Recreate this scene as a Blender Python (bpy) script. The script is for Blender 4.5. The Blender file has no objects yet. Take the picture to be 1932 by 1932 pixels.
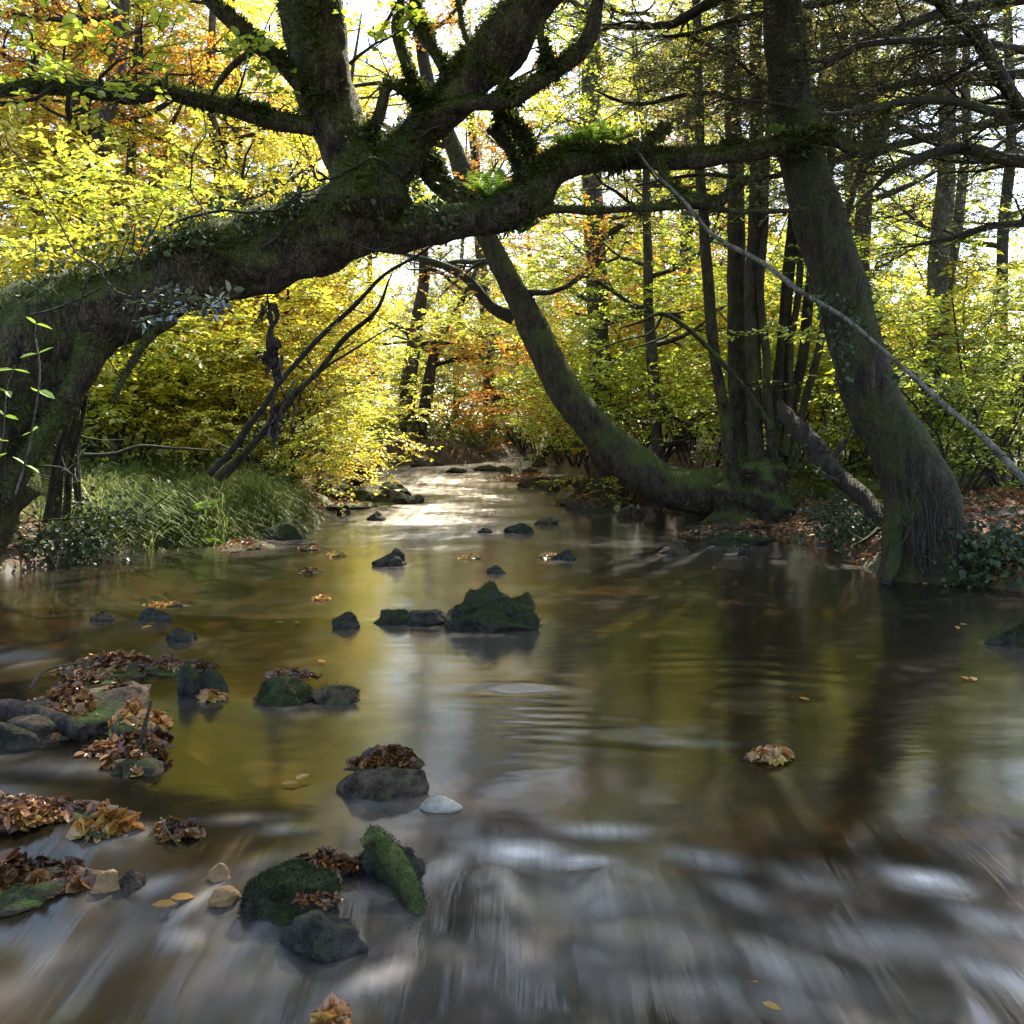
import bpy, bmesh, math, random
import numpy as np
from mathutils import Vector

rng = np.random.default_rng(11)
S = bpy.context.scene
COL = S.collection
H, HOR, PX = 1.3, 0.425, 1932.0

# ------------------------------------------------------------------ helpers
def W(x, y, d):
    return np.array([(x / PX - .5) * d, d, H + (HOR - y / PX) * d])

def on_water(x, y, z=0.0):
    d = (H - z) / (y / PX - HOR)
    return W(x, y, d)

_T = rng.random((32, 32, 32))
def vnoise(p, s=1.0, o=0.0):
    q = np.asarray(p, float) * s + o
    i = np.floor(q).astype(int); f = q - i; f = f * f * (3 - 2 * f)
    a = i % 32; b = (i + 1) % 32
    x0, y0, z0 = a[..., 0], a[..., 1], a[..., 2]
    x1, y1, z1 = b[..., 0], b[..., 1], b[..., 2]
    fx, fy, fz = f[..., 0], f[..., 1], f[..., 2]
    c00 = _T[x0, y0, z0] * (1 - fx) + _T[x1, y0, z0] * fx
    c10 = _T[x0, y1, z0] * (1 - fx) + _T[x1, y1, z0] * fx
    c01 = _T[x0, y0, z1] * (1 - fx) + _T[x1, y0, z1] * fx
    c11 = _T[x0, y1, z1] * (1 - fx) + _T[x1, y1, z1] * fx
    return ((c00 * (1 - fy) + c10 * fy) * (1 - fz) + (c01 * (1 - fy) + c11 * fy) * fz) * 2 - 1

def fbm(p, s=1.0, octs=3, o=0.0):
    r = 0; a = 1.0
    for k in range(octs):
        r = r + a * vnoise(p, s * 2 ** k, o + 7.3 * k); a *= .5
    return r

def fbm2(x, y, s=1.0, octs=3, o=0.0):
    x, y = np.broadcast_arrays(np.asarray(x, float), np.asarray(y, float))
    return fbm(np.stack([x, y, np.zeros_like(x)], -1), s, octs, o)

def nrm(a):
    return a / (np.linalg.norm(a, axis=-1, keepdims=True) + 1e-9)

def sstep(a, b, x):
    t = np.clip((x - a) / (b - a), 0, 1); return t * t * (3 - 2 * t)

class MB:
    def __init__(self):
        self.v, self.f, self.m, self.n, self.sm = [], [], [], 0, []
    def add(self, v, f, mat=0, smooth=True):
        v = np.asarray(v, float).reshape(-1, 3); f = np.asarray(f, int)
        if len(f) == 0: return
        self.v.append(v); self.f.append(f + self.n)
        self.m.append(np.full(len(f), mat)); self.sm.append(np.full(len(f), smooth)); self.n += len(v)
    def build(self, name, mats, parent=None, origin=(0, 0, 0)):
        o = np.asarray(origin, float)
        me = bpy.data.meshes.new(name)
        if self.n:
            v = np.concatenate(self.v) - o
            me.vertices.add(len(v)); me.vertices.foreach_set('co', v.ravel())
            tot = np.concatenate([np.full(len(f), f.shape[1]) for f in self.f])
            loops = np.concatenate([f.ravel() for f in self.f])
            me.loops.add(len(loops)); me.loops.foreach_set('vertex_index', loops)
            me.polygons.add(len(tot))
            st = np.concatenate([[0], np.cumsum(tot)[:-1]])
            me.polygons.foreach_set('loop_start', st); me.polygons.foreach_set('loop_total', tot)
            me.polygons.foreach_set('material_index', np.concatenate(self.m))
            me.polygons.foreach_set('use_smooth', np.concatenate(self.sm))
            me.update(calc_edges=True); me.validate()
        for m in (mats if isinstance(mats, (list, tuple)) else [mats]):
            me.materials.append(m)
        ob = bpy.data.objects.new(name, me); COL.objects.link(ob)
        if parent is not None: ob.parent = parent
        else: ob.location = o
        return ob

def tag(o, label=None, cat=None, group=None, kind=None):
    if label: o['label'] = label
    if cat: o['category'] = cat
    if group: o['group'] = group
    if kind: o['kind'] = kind
    return o

def empty(name, loc, label, cat, group=None):
    o = bpy.data.objects.new(name, None); COL.objects.link(o)
    o.location = tuple(float(c) for c in loc); o.empty_display_size = .2
    return tag(o, label, cat, group)

def copy_thing(root, loc, rz, sc, label):
    c = root.copy(); COL.objects.link(c)
    c.location = tuple(float(k) for k in loc); c.rotation_euler = (0, 0, rz); c.scale = (sc, sc, sc); c['label'] = label
    for ch in list(root.children):
        k = ch.copy(); COL.objects.link(k); k.parent = c
        for g in list(ch.children):
            q = g.copy(); COL.objects.link(q); q.parent = k
    return c

def spline(P, n):
    P = np.asarray(P, float); k = len(P)
    if k == 2:
        t = np.linspace(0, 1, n)[:, None]; return P[0] * (1 - t) + P[1] * t
    Q = np.vstack([2 * P[0] - P[1], P, 2 * P[-1] - P[-2]])
    seg = np.linalg.norm(np.diff(P[:, :3], axis=0), axis=1) + 1e-6
    cum = np.concatenate([[0], np.cumsum(seg)])
    u = np.linspace(0, cum[-1], n)
    i = np.clip(np.searchsorted(cum, u, side='right') - 1, 0, k - 2)
    t = ((u - cum[i]) / seg[i])[:, None]
    a, b, c, d = Q[i], Q[i + 1], Q[i + 2], Q[i + 3]
    return .5 * (2 * b + (c - a) * t + (2 * a - 5 * b + 4 * c - d) * t ** 2 + (3 * b - a - 3 * c + d) * t ** 3)

def tube(mb, pts, rad, seg=8, noise=0., ns=3., mat=0, cap=True, ridge=0.):
    pts = np.asarray(pts, float); n = len(pts); rad = np.maximum(np.asarray(rad, float), .0008)
    T = nrm(np.gradient(pts, axis=0))
    a = np.array([0, 0, 1.]) if abs(T[0, 2]) < .9 else np.array([1., 0, 0])
    N = np.empty_like(pts); v = a - T[0] * a.dot(T[0]); N[0] = v / np.linalg.norm(v)
    for i in range(1, n):
        v = N[i - 1] - T[i] * N[i - 1].dot(T[i]); N[i] = v / (np.linalg.norm(v) + 1e-9)
    B = np.cross(T, N)
    an = np.arange(seg) * 2 * math.pi / seg
    dirs = np.cos(an)[None, :, None] * N[:, None, :] + np.sin(an)[None, :, None] * B[:, None, :]
    ring = pts[:, None, :] + rad[:, None, None] * dirs
    if noise:
        dsp = fbm(ring, ns, 5) * noise
        if ridge:
            ph = vnoise(pts, 1.2)[:, None] * 2.0
            dsp = dsp + ridge * np.sin(an[None, :] * 5 + ph * 2) * .6 + ridge * np.sin(an[None, :] * 9 + ph * 3 + 1.) * .4
        ring = ring + dirs * (dsp * rad[:, None])[..., None]
    i, j = np.meshgrid(np.arange(n - 1), np.arange(seg), indexing='ij'); j2 = (j + 1) % seg
    f = np.stack([i * seg + j, i * seg + j2, (i + 1) * seg + j2, (i + 1) * seg + j], -1).reshape(-1, 4)
    off = mb.n
    mb.add(ring, f, mat)
    if cap:
        for e, rr in ((0, ring[0]), (n - 1, ring[-1])):
            if rad[e] > .012:
                c = np.vstack([rr, rr.mean(0)[None]]); q = np.arange(seg)
                fa = np.stack([q, (q + 1) % seg, np.full(seg, seg)], -1)
                mb.add(c, fa if e else fa[:, ::-1], mat, False)
    return ring, dirs

def scr(pl, d0, d1=None):
    """a path given as (x, y, width) seen at depth d0..d1 -> points and radii in metres"""
    d1 = d0 if d1 is None else d1
    P = np.array([p[:3] for p in pl], float); L = len(P)
    cl = np.concatenate([[0], np.cumsum(np.hypot(np.diff(P[:, 0]), np.diff(P[:, 1])))]); cl /= cl[-1]
    d = d0 + (d1 - d0) * cl
    for k, p in enumerate(pl):
        if len(p) > 3: d[k] = p[3]
    pts = np.array([W(x, y, dd) for (x, y, w), dd in zip(P, d)])
    return np.hstack([pts, (P[:, 2] / 2 / PX * d)[:, None]])

def smooth_path(Q, n, wob=0.0, ws=1.5, o=0.0):
    R = spline(Q, n)
    if wob:
        for k in range(3):
            R[:, k] += vnoise(R[:, :3] + 11.7 * k, ws, o) * wob
    return R[:, :3], np.maximum(R[:, 3], .001)

def leafset(mb, P, F, U, size, wid=.6, mat=0, six=False, bend=.12, fold=.25):
    P = np.asarray(P, float); n = len(P)
    if n == 0: return
    F = nrm(F); X = nrm(np.cross(F, U)); N = np.cross(X, F)
    L = (size * np.ones(n))[:, None]; w = L * wid * .5
    tip = P + F * L - N * L * bend
    if six:
        a, b = P + F * L * .28, P + F * L * .68 - N * L * bend * .4
        V = np.stack([P, a - X * w * .85 + N * w * fold, b - X * w * .8 + N * w * fold, tip, b + X * w * .8 + N * w * fold, a + X * w * .85 + N * w * fold], 1)
        q = np.arange(n)[:, None] * 6
        f = np.concatenate([q + np.array([0, 3, 2, 1]), q + np.array([0, 5, 4, 3])])
    else:
        m = P + F * L * .45
        V = np.stack([P, m + X * w + N * w * fold, tip, m - X * w + N * w * fold], 1)
        f = np.arange(n)[:, None] * 4 + np.arange(4)
    mb.add(V.reshape(-1, 3), f, mat, False)

def sprays(mb, P, D, K=10, L=.45, size=.07, wid=.62, mat=0, tmat=1, six=False, flat=.22, tr=.005, lj=.24):
    P = np.asarray(P, float); s = len(P)
    if s == 0: return
    h = nrm(np.asarray(D, float) + rng.normal(0, .35, (s, 3)) * [1, 1, .6])
    Ls = L * rng.uniform(.6, 1.3, s)
    up = nrm(np.array([0, 0, 1.]) + rng.normal(0, flat, (s, 3)))
    side = nrm(np.cross(h, up)); up = np.cross(side, h)
    t = (np.arange(K) + .7) / K; sg = np.where(np.arange(K) % 2, 1., -1.)
    pos = P[:, None] + h[:, None] * (t[None, :, None] * Ls[:, None, None]) - np.array([0, 0, 1.]) * (t ** 2)[None, :, None] * (Ls * .12)[:, None, None]
    ld = h[:, None] * .55 + side[:, None] * sg[None, :, None] * .85 + rng.normal(0, lj, (s, K, 3))
    uu = up[:, None] + rng.normal(0, lj, (s, K, 3))
    keep = rng.random(s * K) < .9
    leafset(mb, pos.reshape(-1, 3)[keep], ld.reshape(-1, 3)[keep], uu.reshape(-1, 3)[keep], size * rng.uniform(.45, 1.45, s * K)[keep], wid, mat, six)
    if tmat is not None:
        an = np.arange(3) * 2.0944
        off = side[:, None] * np.cos(an)[None, :, None] + up[:, None] * np.sin(an)[None, :, None]
        mid = P + h * Ls[:, None] * .55 - np.array([0, 0, 1.]) * (Ls * .036)[:, None]
        end = P + h * Ls[:, None] - np.array([0, 0, 1.]) * (Ls * .12)[:, None]
        V = np.stack([P[:, None] + off * tr, mid[:, None] + off * tr * .7, end[:, None] + off * tr * .3], 1).reshape(-1, 3)
        b = np.arange(s)[:, None] * 9
        f = np.concatenate([b + np.array([r * 3 + k, r * 3 + (k + 1) % 3, r * 3 + 3 + (k + 1) % 3, r * 3 + 3 + k]) for r in (0, 1) for k in range(3)])
        mb.add(V, f, tmat)

# ------------------------------------------------------------------ materials
def new_mat(name):
    m = bpy.data.materials.new(name); m.use_nodes = True
    nt = m.node_tree; nt.nodes.clear()
    out = nt.nodes.new('ShaderNodeOutputMaterial')
    return m, nt, out
def nd(nt, typ, **kw):
    n = nt.nodes.new(typ)
    for k, v in kw.items():
        if k.startswith('i_'):
            key = k[2:]; n.inputs[int(key) if key.isdigit() else key.replace('_', ' ')].default_value = v
        else: setattr(n, k, v)
    return n
def ramp(nt, stops, interp='LINEAR'):
    r = nt.nodes.new('ShaderNodeValToRGB'); r.color_ramp.interpolation = interp
    e = r.color_ramp.elements
    while len(e) < len(stops): e.new(.5)
    for k, (p, c) in enumerate(stops):
        e[k].position = p; e[k].color = (c[0], c[1], c[2], 1) if hasattr(c, '__len__') else (c, c, c, 1)
    return r
def noise_tex(nt, scale, detail=4, rough=.55, coord='Object', sc=None):
    tc = nd(nt, 'ShaderNodeTexCoord'); n = nd(nt, 'ShaderNodeTexNoise')
    n.inputs['Scale'].default_value = scale; n.inputs['Detail'].default_value = detail; n.inputs['Roughness'].default_value = rough
    if sc:
        mp = nd(nt, 'ShaderNodeMapping'); mp.inputs['Scale'].default_value = sc
        nt.links.new(tc.outputs[coord], mp.inputs['Vector']); nt.links.new(mp.outputs[0], n.inputs['Vector'])
    else: nt.links.new(tc.outputs[coord], n.inputs['Vector'])
    return n
def mixc(nt, fac, a, b, typ='MIX'):
    m = nd(nt, 'ShaderNodeMix', data_type='RGBA', blend_type=typ)
    for s, v in ((m.inputs[0], fac), (m.inputs[6], a), (m.inputs[7], b)):
        if hasattr(v, 'is_output') or isinstance(v, bpy.types.NodeSocket): nt.links.new(v, s)
        elif isinstance(v, (int, float)): s.default_value = v
        else: s.default_value = (*v, 1)
    return m.outputs[2]
def math_n(nt, op, a, b=0., clamp=False):
    m = nd(nt, 'ShaderNodeMath', operation=op, use_clamp=clamp)
    for s, v in ((m.inputs[0], a), (m.inputs[1], b)):
        if isinstance(v, (int, float)): s.default_value = v
        else: nt.links.new(v, s)
    return m.outputs[0]

def leaf_mat(name, cols, trans=.55, gloss=.06, clump=.35, tcol=1.0, rough=.45):
    """cols: colours along a ramp, chosen per leaf (and per clump of leaves)"""
    m, nt, out = new_mat(name)
    g = nd(nt, 'ShaderNodeNewGeometry'); n = noise_tex(nt, clump, 2)
    nn = math_n(nt, 'MULTIPLY_ADD', n.outputs[0], 3.4); nt.nodes[-1].inputs[2].default_value = -1.2
    f = math_n(nt, 'ADD', math_n(nt, 'MULTIPLY', g.outputs['Random Per Island'], .5), math_n(nt, 'MULTIPLY', nn, .5), True)
    r = ramp(nt, [(k / (len(cols) - 1), c) for k, c in enumerate(cols)])
    nt.links.new(f, r.inputs[0])
    d = nd(nt, 'ShaderNodeBsdfDiffuse'); t = nd(nt, 'ShaderNodeBsdfTranslucent')
    nt.links.new(r.outputs[0], d.inputs[0])
    tc = mixc(nt, 1.0, r.outputs[0], (tcol, tcol, tcol), 'MULTIPLY')
    nt.links.new(tc, t.inputs[0])
    mx = nd(nt, 'ShaderNodeMixShader'); mx.inputs[0].default_value = trans
    nt.links.new(d.outputs[0], mx.inputs[1]); nt.links.new(t.outputs[0], mx.inputs[2])
    gl = nd(nt, 'ShaderNodeBsdfGlossy'); gl.inputs['Roughness'].default_value = rough
    gl.inputs[0].default_value = (1, 1, 1, 1)
    m2 = nd(nt, 'ShaderNodeMixShader'); m2.inputs[0].default_value = gloss
    nt.links.new(mx.outputs[0], m2.inputs[1]); nt.links.new(gl.outputs[0], m2.inputs[2])
    nt.links.new(m2.outputs[0], out.inputs[0])
    return m

def bark_mat(name, dark, light, moss=(.055, .085, .014), amount=.5, mossnoise=2.5, bump=.5, scale=9., sc=(1, 1, .35), up=.45, crack=.8):
    m, nt, out = new_mat(name)
    p = nd(nt, 'ShaderNodeBsdfPrincipled'); p.inputs['Roughness'].default_value = .85
    p.inputs['Specular IOR Level'].default_value = .25
    n1 = noise_tex(nt, scale, 8, .65, sc=sc); r1 = ramp(nt, [(.35, dark), (.68, light)]); nt.links.new(n1.outputs[0], r1.inputs[0])
    n2 = noise_tex(nt, mossnoise, 6, .6)
    g = nd(nt, 'ShaderNodeNewGeometry'); sx = nd(nt, 'ShaderNodeSeparateXYZ'); nt.links.new(g.outputs['Normal'], sx.inputs[0])
    f = math_n(nt, 'MULTIPLY', sx.outputs[2], up)
    f = math_n(nt, 'ADD', f, math_n(nt, 'MULTIPLY', n2.outputs[0], 1.6))
    f = math_n(nt, 'SUBTRACT', f, 1.3 - amount)
    f = math_n(nt, 'MULTIPLY', f, 3.2, True)
    n3 = noise_tex(nt, 40, 4, .7); r3 = ramp(nt, [(.3, tuple(c * .45 for c in moss)), (.7, tuple(c * 1.35 for c in moss))]); nt.links.new(n3.outputs[0], r3.inputs[0])
    vo = nd(nt, 'ShaderNodeTexVoronoi', feature='DISTANCE_TO_EDGE'); vo.inputs['Scale'].default_value = scale * 2.2
    mp = nd(nt, 'ShaderNodeMapping'); mp.inputs['Scale'].default_value = sc; tcx = nd(nt, 'ShaderNodeTexCoord'); nt.links.new(tcx.outputs['Object'], mp.inputs['Vector'])
    wv = nd(nt, 'ShaderNodeVectorMath', operation='ADD'); nw = noise_tex(nt, scale * .6, 3); ws = nd(nt, 'ShaderNodeVectorMath', operation='SCALE'); ws.inputs['Scale'].default_value = .12
    nt.links.new(nw.outputs['Color'], ws.inputs[0]); nt.links.new(mp.outputs[0], wv.inputs[0]); nt.links.new(ws.outputs[0], wv.inputs[1]); nt.links.new(wv.outputs[0], vo.inputs['Vector'])
    rc = ramp(nt, [(.0, .3), (.16, 1.)]); nt.links.new(vo.outputs['Distance'], rc.inputs[0])
    bk = mixc(nt, crack, r1.outputs[0], rc.outputs[0], 'MULTIPLY')
    c = mixc(nt, f, bk, r3.outputs[0])
    nt.links.new(c, p.inputs['Base Color'])
    b = nd(nt, 'ShaderNodeBump'); b.inputs['Strength'].default_value = bump; b.inputs['Distance'].default_value = .05
    hh = math_n(nt, 'ADD', n1.outputs[0], math_n(nt, 'MULTIPLY', n3.outputs[0], .35)); hh = math_n(nt, 'ADD', hh, math_n(nt, 'MULTIPLY', rc.outputs[0], .5 * crack))
    nt.links.new(hh, b.inputs['Height']); nt.links.new(b.outputs[0], p.inputs['Normal'])
    nt.links.new(p.outputs[0], out.inputs[0])
    return m

M = {}
M['oak'] = bark_mat('oak_bark', (.014, .010, .007), (.16, .115, .07), moss=(.085, .10, .018), amount=.6, bump=1., scale=13, up=.35)
M['alder'] = bark_mat('alder_bark', (.010, .007, .005), (.085, .06, .038), moss=(.05, .06, .012), amount=.56, bump=.8, scale=14, sc=(1, 1, .22), up=.3)
M['mossy'] = bark_mat('mossy_bark', (.016, .012, .008), (.09, .065, .038), moss=(.065, .08, .016), amount=.5, scale=14)
M['far_bark'] = bark_mat('far_bark', (.04, .032, .024), (.12, .1, .075), amount=.35, scale=8, moss=(.07, .085, .03))
M['pale_bark'] = bark_mat('pale_bark', (.07, .06, .045), (.22, .19, .15), amount=.35, scale=8, moss=(.1, .11, .04))
M['dead'] = bark_mat('dead_wood', (.03, .024, .018), (.2, .17, .13), amount=.25, scale=16)
M['polewood'] = bark_mat('pole_wood', (.06, .05, .04), (.34, .3, .24), amount=.15, scale=18)
M['twig'] = bark_mat('twig_bark', (.02, .016, .012), (.07, .055, .04), amount=.3, scale=20, bump=.2)
M['darkwood'] = bark_mat('wet_wood', (.010, .007, .005), (.07, .05, .036), amount=-.05, scale=18)
M['rockmoss'] = leaf_mat('rock_moss', [(.012, .018, .004), (.032, .042, .008), (.075, .08, .016)], .3, .02, 3.)
M['moss'] = leaf_mat('moss', [(.025, .034, .007), (.065, .078, .015), (.13, .135, .025)], .35, .02, 1.5)
M['yellow'] = leaf_mat('yellow_leaf', [(.30, .42, .045), (.62, .62, .06), (.78, .64, .055), (.78, .44, .03)], .6)
M['lime'] = leaf_mat('lime_leaf', [(.18, .28, .03), (.42, .50, .045), (.62, .64, .06), (.74, .6, .05)], .6)
M['limegreen'] = leaf_mat('lime_green_leaf', [(.13, .20, .03), (.32, .40, .045), (.56, .60, .06), (.70, .62, .06)], .6)
M['orange'] = leaf_mat('orange_leaf', [(.72, .52, .05), (.74, .36, .035), (.62, .22, .025), (.74, .52, .06)], .58)
M['green'] = leaf_mat('green_leaf', [(.07, .12, .022), (.18, .25, .035), (.34, .40, .05), (.56, .54, .06)], .58)
M['olive'] = leaf_mat('olive_leaf', [(.16, .18, .06), (.32, .30, .09), (.5, .42, .12), (.55, .34, .09)], .55)
M['yew'] = leaf_mat('yew_needle', [(.025, .036, .014), (.05, .06, .02), (.10, .10, .035), (.18, .15, .05)], .35, .04)
M['fern'] = leaf_mat('fern_leaf', [(.10, .19, .02), (.2, .32, .035), (.34, .42, .05)], .55)
M['holly'] = leaf_mat('holly_leaf', [(.018, .034, .012), (.035, .055, .02), (.06, .08, .03)], .15, .22, rough=.28)
M['herb'] = leaf_mat('herb_leaf', [(.04, .07, .016), (.10, .14, .03), (.22, .24, .05), (.30, .2, .06)], .45, .03, .5)
M['ivy'] = leaf_mat('ivy_leaf', [(.016, .03, .011), (.035, .055, .018), (.06, .085, .03)], .25, .03, rough=.5)
M['litter'] = leaf_mat('leaf_litter', [(.07, .028, .011), (.18, .07, .022), (.32, .13, .036), (.44, .24, .08)], .3, .06, 1.2)
M['wetleaf'] = leaf_mat('wet_leaf', [(.02, .009, .004), (.055, .022, .009), (.13, .05, .015), (.26, .115, .03), (.40, .26, .05)], .2, .04, 2.0, rough=.3)
M['deadleaf'] = leaf_mat('dead_hanging_leaf', [(.012, .007, .005), (.03, .016, .010), (.06, .03, .016)], .1, .03)
M['brightleaf'] = leaf_mat('bright_fallen_leaf', [(.2, .07, .02), (.36, .14, .03), (.44, .25, .06), (.5, .38, .05)], .3, .05, 2.0, rough=.3)
M['grass'] = leaf_mat('grass_blade', [(.045, .075, .014), (.11, .16, .024), (.22, .26, .04), (.42, .36, .12)], .45, .05, .8)

def rock_mat(name, moss_amt):
    return bark_mat(name, (.006, .0055, .005), (.085, .072, .058), moss=(.036, .044, .010), amount=moss_amt, scale=16, sc=(1, 1, 1), bump=1., mossnoise=4, up=.5, crack=.15)
M['rock'] = rock_mat('wet_rock', .22)
M['mossrock'] = rock_mat('mossy_rock', .5)
M['palerock'] = bark_mat('pale_rock', (.2, .17, .13), (.42, .37, .30), amount=-.4, scale=9, sc=(1, 1, 1), crack=0.)
M['ochrerock'] = bark_mat('ochre_rock', (.16, .085, .035), (.36, .22, .10), amount=-.4, scale=9, sc=(1, 1, 1), crack=0.)
M['brownrock'] = bark_mat('brown_rock', (.012, .008, .005), (.15, .10, .065), amount=.2, scale=22, sc=(1, 1, 1), bump=1., crack=0.)

# ------------------------------------------------------------------ ground and water
XL = np.array([(-8, -9), (7.2, -8.2), (8.4, -6.4), (9.7, -4.75), (11.2, -4.35), (12.3, -3.75), (13.3, -2.85), (15, -2.8), (17, -3.1), (20, -3.6), (24, -4.3), (26.6, -4.3), (27.8, -.8), (31, -.2), (33, .2), (36, 1.3), (120, 1.3)])
XR = np.array([(-8, 9), (6.2, 7.5), (7.6, 5.2), (8.5, 4.1), (9.2, 3.75), (10, 3.6), (11.6, 3.75), (12.5, 3.2), (14, 2.75), (17, 2.6), (19, 1.7), (22, 1.5), (26, 1.3), (30, .9), (33, 1.1), (36, 1.2), (120, 1.2)])
def water_z(x, y):
    x = np.asarray(x, float); y = np.asarray(y, float)
    z = .62 * sstep(13, 33, y)
    yb = 3.25 - .1 * np.clip(x, -2, 2) + .45 * fbm2(x, y * .6, 1.1, 2)
    return z - .09 * sstep(yb + .5, yb - .9, y)
BARS = []
for (bx, by, hw, hh, up) in [(130, 1350, 190, 60, .53), (215, 1420, 90, 40, .50), (200, 1262, 150, 26, .53), (20, 1530, 130, 32, .52), (30, 1660, 140, 50, .46)]:
    c = on_water(bx, by); d = c[1]; BARS.append((c[0], d, hw / PX * d, (on_water(bx, by - hh)[1] - on_water(bx, by + hh)[1]) * .5, up))
def bar(x, y):
    z = 0
    for (cx, cy, sx, sy, up) in BARS: z = np.maximum(z, up * np.exp(-(((x - cx) / sx) ** 2 + ((y - cy) / sy) ** 2) ** 2 * .5))
    return z
def ground_z(x, y):
    x = np.asarray(x, float); y = np.asarray(y, float)
    e = np.maximum(np.interp(y, XL[:, 0], XL[:, 1]) - x, x - np.interp(y, XR[:, 0], XR[:, 1]))
    e = e + .22 * fbm2(x, y, .9, 3) * sstep(0, 6, y)
    right = sstep(0, 1.5, x)
    beach = sstep(12, 13, y) * (1 - sstep(19, 21, y)) * right     # low leafy shelf below the curved tree
    w = .35 + .9 * beach
    bank = (.44 - .1 * beach) * (1 - np.exp(-np.maximum(e, 0) / w)) + .045 * np.clip(e, 0, 14) + .09 * np.clip(e - 14, 0, 60)
    bed = -.5 * (1 - np.exp(np.minimum(e, 0) / .4)) + bar(x, y)
    z = np.where(e > 0, bank, bed) + .07 * fbm2(x, y, 1.4, 3) * sstep(-.3, .8, e) + .035 * fbm2(x, y, 4., 2)
    return z + .62 * sstep(13, 33, y) - .12 * sstep(3.6, 2.7, y)

def fan(ys, cols, k, b):
    u = np.linspace(-1, 1, cols); u = np.sign(u) * np.abs(u) ** 1.25
    Y = np.repeat(ys[:, None], cols, 1); X = u[None, :] * (k * np.maximum(Y, 0) + b)
    n = len(ys); i, j = np.meshgrid(np.arange(n - 1), np.arange(cols - 1), indexing='ij')
    f = np.stack([i * cols + j, i * cols + j + 1, (i + 1) * cols + j + 1, (i + 1) * cols + j], -1).reshape(-1, 4)
    return X, Y, f

# ground
m, nt, out = new_mat('forest_floor')
p = nd(nt, 'ShaderNodeBsdfPrincipled'); p.inputs['Roughness'].default_value = .8
n1 = noise_tex(nt, 9, 8, .7); r1 = ramp(nt, [(.3, (.018, .011, .006)), (.48, (.06, .032, .014)), (.62, (.16, .075, .028)), (.75, (.22, .13, .06))]); nt.links.new(n1.outputs[0], r1.inputs[0])
n2 = noise_tex(nt, .55, 4, .6); r2 = ramp(nt, [(.5, 0.), (.6, 1.)]); nt.links.new(n2.outputs[0], r2.inputs[0])
n3 = noise_tex(nt, 30, 4, .6); r3 = ramp(nt, [(.3, (.025, .04, .01)), (.7, (.11, .13, .03))]); nt.links.new(n3.outputs[0], r3.inputs[0])
c = mixc(nt, math_n(nt, 'MULTIPLY', r2.outputs[0], .75), r1.outputs[0], r3.outputs[0])
nt.links.new(c, p.inputs['Base Color'])
b = nd(nt, 'ShaderNodeBump'); b.inputs['Strength'].default_value = .9; b.inputs['Distance'].default_value = .06
nt.links.new(n1.outputs[0], b.inputs['Height']); nt.links.new(b.outputs[0], p.inputs['Normal']); nt.links.new(p.outputs[0], out.inputs[0])
M['floor'] = m
m, nt, out = new_mat('stream_bed')
p = nd(nt, 'ShaderNodeBsdfPrincipled'); p.inputs['Roughness'].default_value = .7
n1 = noise_tex(nt, 2.6, 6, .6); r1 = ramp(nt, [(.34, (.018, .012, .007)), (.5, (.06, .038, .017)), (.62, (.14, .08, .03)), (.74, (.24, .14, .05))]); nt.links.new(n1.outputs[0], r1.inputs[0])
v = nd(nt, 'ShaderNodeTexVoronoi'); v.inputs['Scale'].default_value = 6; tc = nd(nt, 'ShaderNodeTexCoord'); nt.links.new(tc.outputs['Object'], v.inputs['Vector'])
rv = ramp(nt, [(.0, 1.), (.55, .5)]); nt.links.new(v.outputs['Distance'], rv.inputs[0])
c = mixc(nt, .7, r1.outputs[0], rv.outputs[0], 'MULTIPLY'); nt.links.new(c, p.inputs['Base Color']); nt.links.new(p.outputs[0], out.inputs[0])
M['bed'] = m

ys = np.concatenate([np.linspace(-6, .5, 14), np.geomspace(.9, 12, 110), np.geomspace(12.12, 110, 130)])
X, Y, f = fan(ys, 260, .95, 8)
Z = ground_z(X, Y)
V = np.stack([X, Y, Z], -1).reshape(-1, 3)
fz = (Z - (.62 * sstep(13, 33, Y) - .12 * sstep(3.6, 2.7, Y))).ravel()[f].mean(1)
mb = MB(); sel = fz < -.02
mb.add(V, f); mb.m[0] = sel.astype(int)
tag(mb.build('ground', [M['floor'], M['bed']]), kind='structure')

# water
m, nt, out = new_mat('stream_water')
tcn = nd(nt, 'ShaderNodeAttribute', attribute_name='foam_sheen')
tran = nd(nt, 'ShaderNodeBsdfTransparent'); tran.inputs[0].default_value = (.56, .45, .26, 1)
murk = nd(nt, 'ShaderNodeBsdfDiffuse'); murk.inputs[0].default_value = (.016, .013, .005, 1)
mx = nd(nt, 'ShaderNodeMixShader'); mx.inputs[0].default_value = .38
nt.links.new(tran.outputs[0], mx.inputs[1]); nt.links.new(murk.outputs[0], mx.inputs[2])
gl = nd(nt, 'ShaderNodeBsdfGlossy'); gl.inputs['Roughness'].default_value = .145; gl.inputs[0].default_value = (1, 1, 1, 1)
na = noise_tex(nt, 1., 5, .55, sc=(8, .6, 1)); nb = noise_tex(nt, 1., 4, .6, sc=(34, 1.3, 1))
bp = nd(nt, 'ShaderNodeBump'); bp.inputs['Strength'].default_value = .22; bp.inputs['Distance'].default_value = .03
hs = math_n(nt, 'ADD', na.outputs[0], math_n(nt, 'MULTIPLY', nb.outputs[0], .25))
ni = noise_tex(nt, 1.5, 4, .5, sc=(1., 1.5, 1)); nj = noise_tex(nt, 7., 3, .5, sc=(1., 1.6, 1)); hi = math_n(nt, 'ADD', ni.outputs[0], math_n(nt, 'MULTIPLY', nj.outputs[0], .13))
fa = nd(nt, 'ShaderNodeAttribute', attribute_name='fast')
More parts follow.
